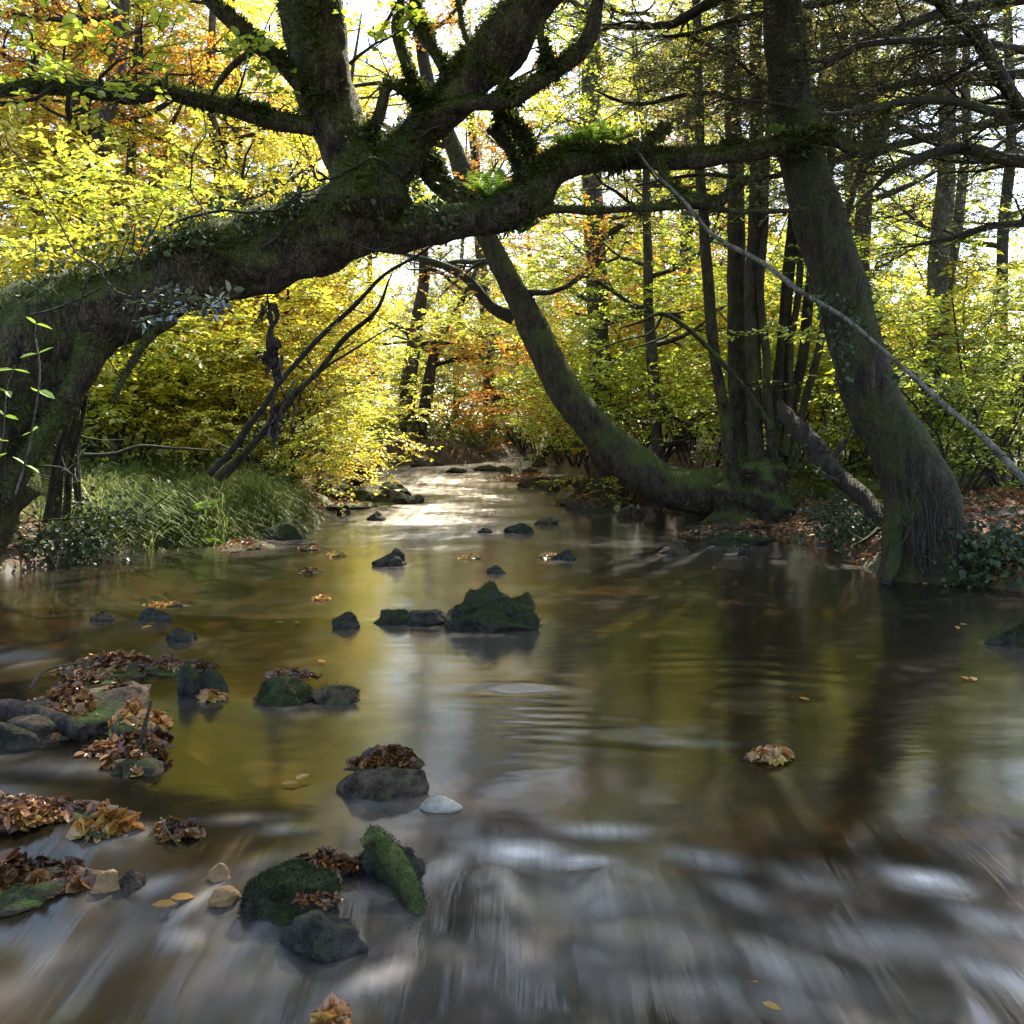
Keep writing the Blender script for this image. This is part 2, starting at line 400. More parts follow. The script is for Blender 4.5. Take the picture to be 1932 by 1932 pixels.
mh = nd(nt, 'ShaderNodeMix', data_type='FLOAT'); nt.links.new(fa.outputs['Fac'], mh.inputs[0]); nt.links.new(hi, mh.inputs[2]); nt.links.new(hs, mh.inputs[3])
nt.links.new(mh.outputs[0], bp.inputs['Height'])
fr = nd(nt, 'ShaderNodeFresnel'); fr.inputs[0].default_value = 1.33
nt.links.new(bp.outputs[0], gl.inputs['Normal']); nt.links.new(bp.outputs[0], fr.inputs['Normal'])
m2 = nd(nt, 'ShaderNodeMixShader'); nt.links.new(fr.outputs[0], m2.inputs[0]); nt.links.new(mx.outputs[0], m2.inputs[1]); nt.links.new(gl.outputs[0], m2.inputs[2])
fo = nd(nt, 'ShaderNodeBsdfDiffuse'); fo.inputs[0].default_value = (.74, .65, .55, 1)
st = ramp(nt, [(.3, .16), (.7, 1.)]); nt.links.new(math_n(nt, 'ADD', math_n(nt, 'MULTIPLY', na.outputs[0], .72), math_n(nt, 'MULTIPLY', nb.outputs[0], .28)), st.inputs[0])
ff = math_n(nt, 'MULTIPLY', tcn.outputs['Fac'], st.outputs[0])
ff = math_n(nt, 'ADD', ff, math_n(nt, 'SUBTRACT', tcn.outputs['Fac'], .75, True), True)
m3 = nd(nt, 'ShaderNodeMixShader'); nt.links.new(ff, m3.inputs[0]); nt.links.new(m2.outputs[0], m3.inputs[1]); nt.links.new(fo.outputs[0], m3.inputs[2])
nt.links.new(m3.outputs[0], out.inputs[0])
M['water'] = m

ys = np.concatenate([np.geomspace(1.2, 9, 300), np.geomspace(9.06, 42, 130)])
X, Y, f = fan(ys, 300, .62, 2.2)
Z = water_z(X, Y)
def on_slope(x, y):
    d = np.geomspace(1.4, 12, 3000); k = np.argmax(H + (HOR - y / PX) * d <= water_z((x / PX - .5) * d, d)); return W(x, y, d[k])
foam_sheen = np.zeros_like(X)
# rushing water below the low step: (px x, px y, half width px, half height px, strength)
for (fx, fy, hw, hh, s, tilt) in [
        (985, 1612, 85, 24, 1.5, .25), (1090, 1632, 70, 12, 1.2, .12), (1135, 1570, 75, 14, .95, .02), (1235, 1378, 80, 9, .26, .12), (1300, 1402, 100, 7, .2, .12),
        (840, 1640, 45, 30, .7, -.5), (965, 1685, 45, 40, .5, .6), (1190, 1660, 60, 30, .45, .4), (1120, 1710, 180, 55, .42, .15),
        (1745, 1665, 60, 20, 1.35, .35), (1520, 1660, 60, 22, .4, .4), (1330, 1625, 70, 20, .5, .3), (1400, 1690, 60, 28, .4, .3),
        (1880, 1750, 60, 30, .6, .5), (1640, 1770, 130, 36, .45, .3), (1250, 1800, 130, 60, .36, .2), (1480, 1830, 160, 50, .42, .3),
        (1880, 1850, 70, 35, .6, .5), (1000, 1830, 170, 80, .25, 0), (700, 1860, 70, 28, .5, -.4), (480, 1760, 60, 40, .3, -.8),
        (290, 1665, 60, 16, .5, -.3), (370, 1700, 50, 22, .55, -.9), (340, 1760, 60, 20, .4, .4), (200, 1780, 130, 60, .2, -.5), (470, 1545, 90, 10, .22, -.2),
        (540, 1565, 45, 12, .45, 0), (480, 1640, 90, 30, .22, -.6), (600, 1900, 160, 60, .2, -.3), (1400, 1900, 300, 40, .3, .2),
        (30, 1240, 60, 14, .35, 0), (130, 1450, 130, 14, .22, .1), (255, 1570, 40, 14, .4, .2), (190, 1590, 60, 14, .3, .2),
        (790, 1430, 120, 30, .08, 0), (730, 1520, 90, 20, .25, .1), (850, 1560, 90, 30, .2, .2)]:
    c = on_slope(fx, fy); d = c[1]; c2 = on_slope(fx, fy + hh)
    sx = hw / PX * d; sy = max(abs(c[1] - c2[1]), .03)
    dx = X - c[0]; dy = Y - c[1] + tilt * dx * (sy / sx) * 2.
    gg = s * np.exp(-(((dx / sx) ** 2 + (dy / sy) ** 2) ** .95)); foam_sheen = np.maximum(foam_sheen, gg)
foam_sheen = foam_sheen * .72 + .04 * sstep(3.3, 2.4, Y) * (.6 + .4 * fbm2(X * 2.2, Y * .5, 1., 2))
foam_sheen = foam_sheen + 1.5 * sstep(10.5, 15.5, Y) * np.exp(-((X + .9 + .02 * (Y - 12)) / (.6 + .06 * (Y - 10))) ** 2) * np.clip(.6 + .6 * fbm2(X * .7, Y * 1.6, 1., 3), 0, 1)     # broken water of the riffle, whitened to paint in the sky's bright reflection
near = sstep(3.7, 2.8, Y)
Z = Z + near * (.03 * fbm2(X * 2.2, Y * 1.1, 1., 3) + .008 * fbm2(X * 6, Y * 2., 1., 2)) + .012 * np.clip(foam_sheen, 0, 1) * near
Z = Z + .006 * fbm2(X, Y * .8, 1.2, 2)
def ripples(Z, px, py, hx, hy, lam, amp, curve=.25):
    c = on_water(px, py); dx = X - c[0]; dy = Y - c[1]
    return Z + amp * (.55 + .9 * fbm2(X, Y, 2.2, 2, 3.)) * np.exp(-(dx / hx) ** 2 - (dy / hy) ** 2) * np.sin((dy + .05 * fbm2(X, Y, 2.5, 2) + curve * dx ** 2 + .12 * dx) * 2 * math.pi / lam)
Z = ripples(Z, 1000, 1345, .3, .5, .13, .0026)
Z = ripples(Z, 985, 1298, .26, .12, .5, .014, .15)
Z = ripples(Z, 1430, 1270, .45, .7, .22, .003)
Z = ripples(Z, 1260, 1390, .35, .18, .3, .007, .1)
Z = Z + .02 * sstep(15, 20, Y) * fbm2(X * 1.4, Y * 1.0, 1., 3)
WX, WY, WZ, WF, WFO = X, Y, Z, f, foam_sheen
def level(x, y):
    """height of the water surface at points"""
    x = np.atleast_1d(np.asarray(x, float)); y = np.atleast_1d(np.asarray(y, float))
    i = np.clip(np.searchsorted(WY[:, 0], y), 0, len(WY) - 1); u = x / (.62 * np.maximum(WY[i, 0], 0) + 2.2); u = np.sign(u) * np.abs(np.clip(u, -1, 1)) ** (1 / 1.25)
    return WZ[i, np.clip(((u + 1) * .5 * (WX.shape[1] - 1)).round().astype(int), 0, WX.shape[1] - 1)]
def on_stream(x, y, dz=0.):
    """where the sight line through (x, y) meets the stream"""
    d = np.geomspace(1.6, 45, 5000); k = np.argmax(H + (HOR - y / PX) * d <= level((x / PX - .5) * d, d)); return W(x, y, d[k])
WAKES = []
def build_water():
    foam_sheen = WFO.copy(); Z = WZ.copy()
    for (cx, cy, w) in WAKES:
        dy = cy - WY; m = (dy > -w) & (dy < 4 * w + .6)
        sp = 1. if cy < 4 else .55
        dx = (WX - cx) / (w * .55 + .1 * np.maximum(dy, 0)); ring = np.exp(-((np.hypot((WX - cx) / (w * .62), (WY - cy) / (w * .5)) - 1.) / .16) ** 2) * .16
        tail = np.exp(-dx ** 2) * np.exp(-np.maximum(dy - w * .3, 0) / (w * 1.6)) * sstep(-.2 * w, w * .6, dy) * .3 * (.5 + .5 * np.abs(np.clip(dx, -1.5, 1.5)))
        foam_sheen = np.maximum(foam_sheen, np.where(m, np.maximum(ring, tail) * sp, 0))
    mb = MB(); mb.add(np.stack([WX, WY, Z], -1).reshape(-1, 3), WF)
    wo = tag(mb.build('water', M['water']), kind='structure')
    at = wo.data.attributes.new('foam_sheen', 'FLOAT', 'POINT'); at.data.foreach_set('value', np.clip(foam_sheen, 0, 1).ravel())
    at = wo.data.attributes.new('fast', 'FLOAT', 'POINT'); at.data.foreach_set('value', (sstep(3.9, 2.9, WY) * .9).ravel())

# ------------------------------------------------------------------ trees
SPD = [.1]
def grow(mb, p, d, L, r, lvl, spr, maxl=2, nch=4, up=.05, wob=.28, seg=5, bare=.15):
    """one branch and its side branches into mb; leafy ends go to spr"""
    n = 6; pts = [p]; cd = nrm(d)
    for k in range(n):
        cd = nrm(cd + rng.normal(0, wob, 3) * .55 + np.array([0, 0, up])); pts.append(pts[-1] + cd * L / n)
    pts = np.array(pts); rr = r * (1 - np.linspace(0, 1, n + 1) * .8)
    tube(mb, pts, rr, seg, cap=False)
    if lvl < maxl:
        for k in range(nch):
            t = bare + (1 - bare) * (k + rng.random()) / nch; q = t * n; i = min(int(q), n - 1)
            pp = pts[i] + (pts[i + 1] - pts[i]) * (q - i); dd = nrm(pts[i + 1] - pts[i])
            s = nrm(np.cross(dd, [0, 0, 1]) + 1e-4) * (1 if k % 2 else -1)
            cdv = nrm(dd * .75 + s * rng.uniform(.5, 1.) + np.array([0, 0, rng.normal(.05, .25)]))
            grow(mb, pp, cdv, L * rng.uniform(.38, .6) * (1.15 - .45 * t), max(r * (1 - t * .8) * .55, .003), lvl + 1, spr, maxl, nch, up * .6, wob, 4 if lvl else 5, .1)
        spr.append((pts[-1], nrm(pts[-1] - pts[-2])))
    else:
        m_ = max(3, int(L / SPD[0]))
        for t in np.linspace(.15, 1, m_):
            q = t * n; i = min(int(q), n - 1); pp = pts[i] + (pts[i + 1] - pts[i]) * (q - i); dd = nrm(pts[i + 1] - pts[i])
            s = nrm(np.cross(dd, [0, 0, 1]) + 1e-4) * rng.choice([-1, 1])
            spr.append((pp, nrm(dd * .8 + s * .6)))

def tree(name, label, cat, group, trunk, bark, leaf, nl=10, hmin=.2, hmax=1., L=(2.2, 1.2), nch=4, maxl=2, K=9, SL=.4, size=.07, wid=.62,
         seg=10, dirs=None, thin=1., tw='twig', noise=.12, six=False, lift=.1, flat=.3, ridge=0., n=36, lr=.35):
    """trunk: (pts, rad) from base to top"""
    pts, rad = trunk
    base = pts[0].copy(); g = float(ground_z(base[0], base[1])); root_z = min(g, base[2])
    root = empty(name, (base[0], base[1], root_z), label, cat, group); org = np.array([base[0], base[1], root_z])
    if base[2] > root_z - .05:
        pts = np.vstack([[base[0], base[1], root_z - .15], pts]); rad = np.concatenate([[rad[0] * 1.15], rad])
    mb = MB(); tube(mb, pts, rad, seg, noise, 2.2, ridge=ridge); mb.build('trunk', M[bark], root, org)
    spr = []
    cl = np.concatenate([[0], np.cumsum(np.linalg.norm(np.diff(pts, axis=0), axis=1))]); cl /= cl[-1]
    for k in range(nl):
        t = hmin + (hmax - hmin) * (k + rng.random() * .8) / nl
        p = np.array([np.interp(t, cl, pts[:, i]) for i in range(3)]); r = np.interp(t, cl, rad)
        az = rng.uniform(*dirs) if dirs else k * 2.4 + rng.normal(0, .4)
        ll = (L[0] + (L[1] - L[0]) * (t - hmin) / max(hmax - hmin, .01)) * rng.uniform(.7, 1.25)
        mb = MB(); grow(mb, p, np.array([math.cos(az), math.sin(az), lift + rng.normal(0, .15)]), ll, min(r * .6, lr * .1 * ll ** .8 + .008), 0, spr, maxl, nch)
        mb.build('limb', M[tw], root, org)
    if spr and leaf:
        P = np.array([a for a, b_ in spr]); D = np.array([b_ for a, b_ in spr])
        kp = rng.random(len(P)) < thin * np.where(vnoise(P, .8) > -.22, 1.1, .3)
        mb = MB(); sprays(mb, P[kp], D[kp], K, SL, size, wid, 0, 1, six, flat)
        mb.build('crown', [M[leaf], M[tw]], root, org)
    return root

def shrub(name, label, cat, group, base, bark, leaf, ns=6, h=3., spread=.45, nch=6, K=12, SL=.45, size=.07, r=.025, thin=1., arch=-.05, six=False, lean=(0, 0)):
    base = np.array([base[0], base[1], float(ground_z(base[0], base[1])) - .05])
    root = empty(name, base, label, cat, group); spr = []
    for k in range(ns):
        a = k * 6.283 / ns + rng.normal(0, .3); s = spread * rng.uniform(.4, 1.2)
        mb = MB(); grow(mb, base + np.array([math.cos(a), math.sin(a), 0]) * .12, np.array([math.cos(a) * s + lean[0], math.sin(a) * s + lean[1], 1.]), h * rng.uniform(.7, 1.15), r * rng.uniform(.7, 1.2), 0, spr, 2, nch, arch, .25)
        mb.build('stem', M[bark], root, base)
    P = np.array([a for a, b_ in spr]); D = np.array([b_ for a, b_ in spr]) * [1, 1, .35]
    kp = rng.random(len(P)) < thin * np.where(vnoise(P, 1.1) > -.25, 1.1, .25)
    mb = MB(); sprays(mb, P[kp], D[kp], K, SL, size, .62, 0, 1, six); mb.build('crown', [M[leaf], M['twig']], root, base)
    return root

def trunk_path(pl, d0, d1=None, n=36, wob=.04, top=None):
    Q = scr(pl, d0, d1)
    if top is not None:
        e = Q[-1].copy(); dirv = nrm(Q[-1, :3] - Q[-2, :3]); dirv = nrm(dirv + np.array([0, 0, .6]))
        for k in range(1, 4):
            q = e.copy(); q[:3] = e[:3] + dirv * top * k / 3; q[3] = e[3] * (1 - .27 * k); Q = np.vstack([Q, q])
    return smooth_path(Q, n, wob, .8, rng.random() * 20)

# --- the great leaning oak that bridges the pool
OAK = W(-120, 930, 9.2)
oak = empty('leaning_oak', (OAK[0], OAK[1], float(ground_z(OAK[0], OAK[1]))), 'massive mossy dark oak leaning across the stream from the left bank, forking above the pool', 'tree')
oorg = np.array(oak.location)
oak_tubes = []
def oak_part(name, pl, d0, d1=None, n=60, seg=18, noise=.16, wob=.03, ns=3., ridge=.04, key=True):
    pts, rad = smooth_path(scr(pl, d0, d1), n, wob, 1.6)
    mb = MB(); ring, dr = tube(mb, pts, rad, seg, noise, ns, ridge=ridge)
    ob = mb.build(name, M['oak'], oak, oorg)
    if key: oak_tubes.append((ring.reshape(-1, 3), dr.reshape(-1, 3), np.repeat(rad, seg)))
    return ob
oak_part('trunk', [(-170, 1010, 300), (-90, 860, 290), (20, 700, 250), (130, 610, 190), (250, 563, 150), (400, 508, 140), (550, 462, 150), (680, 418, 140), (760, 430, 88), (850, 415, 72), (940, 402, 74), (1000, 372, 76), (1030, 330, 66)], 9.2, 9.6, 130, 44, .2, .05, 2.6, .05)
oak_part('limb', [(1000, 395, 74), (1030, 335, 66), (1085, 300, 54), (1180, 297, 44), (1290, 300, 40), (1400, 288, 38), (1480, 272, 34), (1555, 262, 28), (1610, 282, 26), (1648, 282, 26), (1668, 245, 18), (1672, 205, 12)], 9.55, 8.8, 90, 22, .22)
oak_part('limb', [(690, 425, 50), (690, 395, 160), (684, 360, 150), (665, 310, 112), (630, 230, 100), (612, 160, 103), (595, 80, 110), (583, 0, 114), (570, -110, 118), (560, -260, 100), (580, -420, 70)], 9.35, 9.1, 90, 34, .12, .03, 3., .06)
oak_part('limb', [(690, 390, 70), (740, 310, 96), (790, 250, 66), (850, 195, 76), (910, 125, 88), (965, 60, 94), (1010, 0, 92), (1070, -100, 80), (1140, -230, 55)], 9.4, 8.6, 70, 26, .2)
oak_part('limb', [(790, 230, 34), (830, 207, 34), (900, 195, 30), (955, 191, 30), (995, 164, 34), (1057, 125, 34), (1096, 98, 32), (1116, 59, 26), (1123, 0, 22), (1140, -70, 16)], 9.1, 8.5, 60, 14)
oak_part('limb', [(690, 268, 26), (715, 225, 24), (735, 165, 18), (760, 175, 16), (790, 195, 16), (810, 215, 14)], 9.2, 9.1, 40, 10)
oak_part('limb', [(800, 205, 30), (775, 150, 24), (750, 60, 22), (757, 22, 16), (752, -40, 14)], 9.1, 9.3, 40, 10)
oak_part('limb', [(845, 150, 30), (823, 109, 24), (791, 51, 22), (780, 30, 22), (800, -40, 20)], 9.1, 9.2, 40, 10)
oak_part('limb', [(952, 176, 14), (940, 145, 12), (893, 102, 12), (873, 51, 11), (864, -20, 10)], 8.8, 8.8, 40, 8)
oak_part('limb', [(940, 205, 30), (960, 222, 22), (989, 254, 20), (998, 297, 18), (1026, 340, 26)], 9.2, 9.5, 40, 12)
oak_part('limb', [(930, 235, 34), (948, 258, 26), (968, 293, 20), (980, 345, 22), (985, 380, 24)], 9.4, 9.6, 40, 12)
oak_part('limb', [(740, 300, 60), (795, 300, 50), (823, 335, 42), (868, 375, 44), (900, 410, 40)], 9.7, 9.8, 40, 14)
oak_part('limb', [(1040, 122, 26), (1028, 95, 18), (1020, 60, 14), (1025, 30, 8)], 8.7, 8.7, 24, 8)
oak_part('limb', [(1165, 297, 24), (1198, 285, 18), (1229, 262, 16), (1268, 234, 10)], 9.1, 8.9, 30, 10)
oak_part('limb', [(1000, 405, 26), (1053, 395, 16), (1131, 400, 15), (1229, 395, 14), (1300, 386, 13), (1380, 396, 12), (1450, 398, 10), (1520, 394, 7)], 9.5, 9.0, 60, 10)
oak_part('limb', [(1240, 300, 18), (1262, 345, 16), (1300, 372, 20), (1350, 380, 22), (1390, 350, 16), (1430, 318, 10)], 9.1, 9.2, 40, 10)
oak_part('limb', [(590, 245, 34), (566, 238, 32), (488, 220, 34), (430, 200, 32), (352, 180, 32), (305, 170, 34), (254, 176, 36), (195, 168, 30), (78, 162, 24), (0, 170, 20), (-120, 190, 12)], 9.2, 8.0, 90, 16, .25)
oak_part('limb', [(312, 172, 14), (318, 150, 10), (320, 130, 4)], 8.6, 8.6, 12, 8, key=False)
oak_part('limb', [(570, 165, 34), (540, 130, 30), (508, 98, 32), (441, 43, 32), (398, 0, 30), (340, -80, 26), (270, -170, 16)], 9.1, 8.3, 60, 14)
oak_part('limb', [(480, 100, 16), (440, 130, 14), (412, 165, 10), (400, 185, 4)], 8.8, 8.8, 24, 8, key=False)
oak_part('limb', [(180, 640, 60), (156, 697, 50), (109, 775, 36), (51, 880, 36), (0, 938, 38), (-60, 985, 40)], 8.9, 8.6, 50, 14, .2)
oak_part('limb', [(330, 600, 24), (285, 640, 16), (245, 700, 13), (215, 760, 8)], 8.8, 8.6, 30, 8)
# thin bare twigs, one part
mb = MB(); tmp = []
for (pl, d) in [([(300, 372 + 60, 10), (420, 395, 8), (520, 400, 7), (590, 345, 5)], 9.0), ([(500, 470, 9), (540, 420, 8), (570, 350, 5), (575, 340, 4)], 9.0),
                ([(60, 600, 6), (150, 560, 6), (195, 545, 5)], 8.6), ([(165, 530, 5), (140, 590, 5), (125, 625, 3)], 8.5), ([(250, 570, 6), (215, 545, 5), (170, 500, 5), (60, 330, 4), (10, 250, 3)], 8.6),
                ([(395, 410, 4), (350, 330, 5), (390, 230, 4), (395, 180, 3)], 8.5), ([(248, 660, 6), (255, 560, 6), (275, 470, 5), (320, 390, 3)], 8.4),
                ([(590, 320, 8), (620, 335, 9), (665, 325, 9), (700, 305, 8), (735, 312, 7), (760, 330, 4)], 8.95), ([(665, 325, 6), (672, 300, 6), (640, 270, 5), (612, 255, 3)], 8.95),
                ([(700, 305, 6), (715, 350, 6), (730, 390, 5), (735, 410, 3)], 8.95), ([(655, 440, 5), (690, 465, 6), (730, 460, 6), (738, 420, 4)], 8.95),
                ([(1200, 290, 7), (1240, 340, 6), (1290, 380, 5)], 8.9), ([(835, 240, 6), (800, 262, 6), (770, 265, 4)], 9.0)]:
    pts, rad = smooth_path(scr(pl, d), 30, .07, 4.); mb = MB(); tube(mb, pts, rad * .7, 6, .2); mb.build('twig', M['twig'], oak, oorg)
mb = MB()
for k in range(60):
    R, Dr, rr = oak_tubes[rng.integers(len(oak_tubes))]; i = rng.integers(len(R)); dv = Dr[i] + np.array([0, -.2, .3])
    grow(mb, R[i] - Dr[i] * .02, dv + rng.normal(0, .4, 3), rng.uniform(.25, .8), .008, 1, tmp, 2, 3, .05, .35, 4)
mb.build('twig', M['twig'], oak, oorg)
# moss fur on the upper sides
mb = MB()
for (R, Dr, rr) in oak_tubes:
    dens = np.clip(Dr[:, 2] + .5 + 1.3 * vnoise(R, 2.3), 0, 1) * rr
    cnt = int(560 * rr.sum() / 10) + 260
    idx = rng.choice(len(R), min(cnt, 16000), p=(dens + 1e-6) / (dens + 1e-6).sum())
    jit = rng.normal(0, 1, (len(idx), 3)) * (rr[idx] * .10 + .01)[:, None]
    leafset(mb, R[idx] - Dr[idx] * .012 + jit * .6, Dr[idx] * .6 + rng.normal(0, .55, (len(idx), 3)) + [0, 0, -.15], rng.normal(0, 1, (len(idx), 3)), rng.uniform(.02, .055, len(idx)) * (1 + .9 * (vnoise(R[idx], 4.) > .25)), .35)
mb.build('moss', M['moss'], oak, oorg)
# hanging moss beards under the fork
# leaves the oak carries in the frame, then an unseen crown added overhead
spr = []; mb = MB()
for (x, y, d, dv, L) in [(0, 175, 8, (-.3, -.3, .1), 1.0), (80, 165, 8.1, (.2, -.6, .2), .9), (180, 170, 8.3, (.3, -.5, -.1), .9), (240, 180, 8.4, (0, -.6, -.4), .8), (100, 165, 8.1, (-.3, -.4, -.5), .9), (440, 205, 8.9, (.2, -.5, .2), .5), (660, 120, 9., (.5, -.3, .3), .6), (720, 60, 9., (.3, -.3, .2), .7),
                         ]:
    grow(mb, W(x, y, d), np.array(dv, float), L, .02, 0, spr, 2, 4, .03)
mb.build('branchlet', M['twig'], oak, oorg)
P = np.array([a for a, _ in spr]); D = np.array([b_ for _, b_ in spr]); mb = MB(); kp = rng.random(len(P)) < .38
sprays(mb, P[kp], D[kp], 5, .26, .075, .75, 0, 1, True); spr = []
for (x, y, d, dv, L) in [(575, -380, 9.1, (-.6, -1., .02), 5.), (580, -410, 9.1, (.5, -1., .05), 5.2), (580, -400, 9.1, (0, -1., .08), 5.), (575, -350, 9.1, (-1., -.5, .1), 4.5), (570, -330, 9.1, (-.2, .7, .3), 3.5), (1130, -210, 8.6, (.8, -1., .12), 5.), (1140, -230, 8.6, (0, -1., .12), 5.2), (1140, -220, 8.6, (-.6, -1., .15), 4.6), (1140, -230, 8.6, (1, -.2, .3), 4.), (300, -140, 8.3, (-.6, -1., .3), 4.), (270, -170, 8.3, (.2, -1., .3), 4.)]:  # unseen overhead limbs and leaves, added to shade and darken the near water
    m2_ = MB(); grow(m2_, W(x, y, d), np.array(dv, float), L, .07, 0, spr, 2, 7, .02, .2, 7); m2_.build('limb', M['twig'], oak, oorg)
P = np.array([a for a, _ in spr]); D = np.array([b_ for _, b_ in spr])
kp = P[:, 2] > H + (HOR + .07) * P[:, 1] + .3; P, D = P[kp], D[kp]
sprays(mb, P, D, 16, .45, .115, .78, 0, 1); mb.build('crown', [M['lime'], M['twig']], oak, oorg)

# --- right-hand leaning alder
Q = scr([(1742, 1110, 190), (1740, 1040, 152), (1737, 938, 136), (1696, 841, 112), (1645, 755, 106), (1604, 600, 98), (1573, 490, 96), (1542, 391, 95), (1515, 310, 86), (1500, 234, 82), (1485, 110, 78), (1477, 0, 76), (1470, -120, 72), (1462, -300, 60), (1460, -520, 40)], 9.35, 9.6)
pts, rad = smooth_path(Q, 110, .02, 1.)
alder = tree('leaning_alder', 'thick dark mossy-edged trunk rising from the right water edge and leaning left', 'tree', None, (pts, rad), 'alder', 'green', nl=16, hmin=.7, hmax=.99, L=(2.8, 2.), nch=5, seg=40, noise=.10, ridge=.012, SL=.45, size=.075, K=10, thin=.75, lift=.2)
aorg = np.array(alder.location)
mb = MB()
for (x, y, dx, w) in [(1690, 1085, -20, 26), (1770, 1090, 70, 34), (1800, 1080, 120, 34), (1745, 1100, 40, 22), (1830, 1075, 160, 26)]:
    p, r = smooth_path(scr([(x - dx * .2, y - 120, w * .5), (x, y - 40, w), (x + dx * .6, y + 5, w * .8), (x + dx, y + 28, w * .5)], 9.2, 8.9), 16, .04, 3.); tube(mb, p, r, 10, .25, 5.)
mb.build('root', M['alder'], alder, aorg)
mb = MB()
for k in range(18):
    x = rng.uniform(1690, 1800); y0 = rng.uniform(880, 1000); p, r = smooth_path(scr([(x - 10, y0, 3), (x + rng.normal(0, 9), (y0 + 1070) / 2, 4), (x + rng.normal(6, 14), 1085, 3)], 8.98, 8.9), 18, .06, 4.); tube(mb, p, r * .8, 4)
mb.build('ivy_stem', M['twig'], alder, aorg)
mb = MB()
n = 5000; i = rng.integers(0, len(pts) - 20, n); T = nrm(np.gradient(pts, axis=0))[i]
az = rng.uniform(-.9, 2.0, n); dr = np.stack([np.cos(az), np.sin(az) * .6 - .3, np.zeros(n)], -1); dr = nrm(dr - T * (dr * T).sum(1)[:, None])
kp = vnoise(pts[i] + dr * rad[i][:, None], 3.) > -.1
leafset(mb, (pts[i] + dr * rad[i][:, None] * 1.0)[kp], (dr * .5 + rng.normal(0, .6, (n, 3)))[kp], rng.normal(0, 1, (n, 3))[kp], rng.uniform(.015, .035, kp.sum()), .4)
mb.build('moss', M['moss'], alder, aorg)

# --- the curved tree that sweeps up from the right bank
pts, rad = smooth_path(scr([(1420, 945, 80), (1350, 925, 84), (1270, 915, 82), (1200, 880, 78), (1130, 820, 72), (1080, 755, 64), (1040, 685, 60), (1000, 605, 54), (958, 525, 50), (928, 465, 44), (890, 380, 40), (870, 320, 36), (840, 240, 30), (800, 120, 24), (780, -60, 18), (760, -260, 10)], 14.6, 15.4), 120, .03, 1.)
curved = tree('curved_alder', 'bent trunk sweeping low from the right bank then curving up left over the stream', 'tree', None, (pts, rad), 'mossy', 'orange', nl=12, hmin=.42, hmax=.95, L=(1.9, 1.3), nch=4, seg=20, noise=.16, K=8, SL=.3, size=.065, thin=.9)
corg = np.array(curved.location)
mb = MB()
p, r = smooth_path(scr([(975, 600, 26), (930, 580, 22), (890, 535, 18), (840, 500, 14), (780, 480, 9), (720, 470, 4)], 15.2), 40, .05); tube(mb, p, r, 8, .15); mb.build('limb', M['twig'], curved, corg)
mb = MB(); n = 2600; i = rng.integers(0, 75, n); T = nrm(np.gradient(pts, axis=0))[i]
dr = rng.normal(0, 1, (n, 3)) + [0, -.2, .5]; dr = nrm(dr - T * (dr * T).sum(1)[:, None])
leafset(mb, pts[i] + dr * rad[i][:, None], dr * .5 + rng.normal(0, .6, (n, 3)), rng.normal(0, 1, (n, 3)), rng.uniform(.015, .04, n), .45); mb.build('moss', M['moss'], curved, corg)

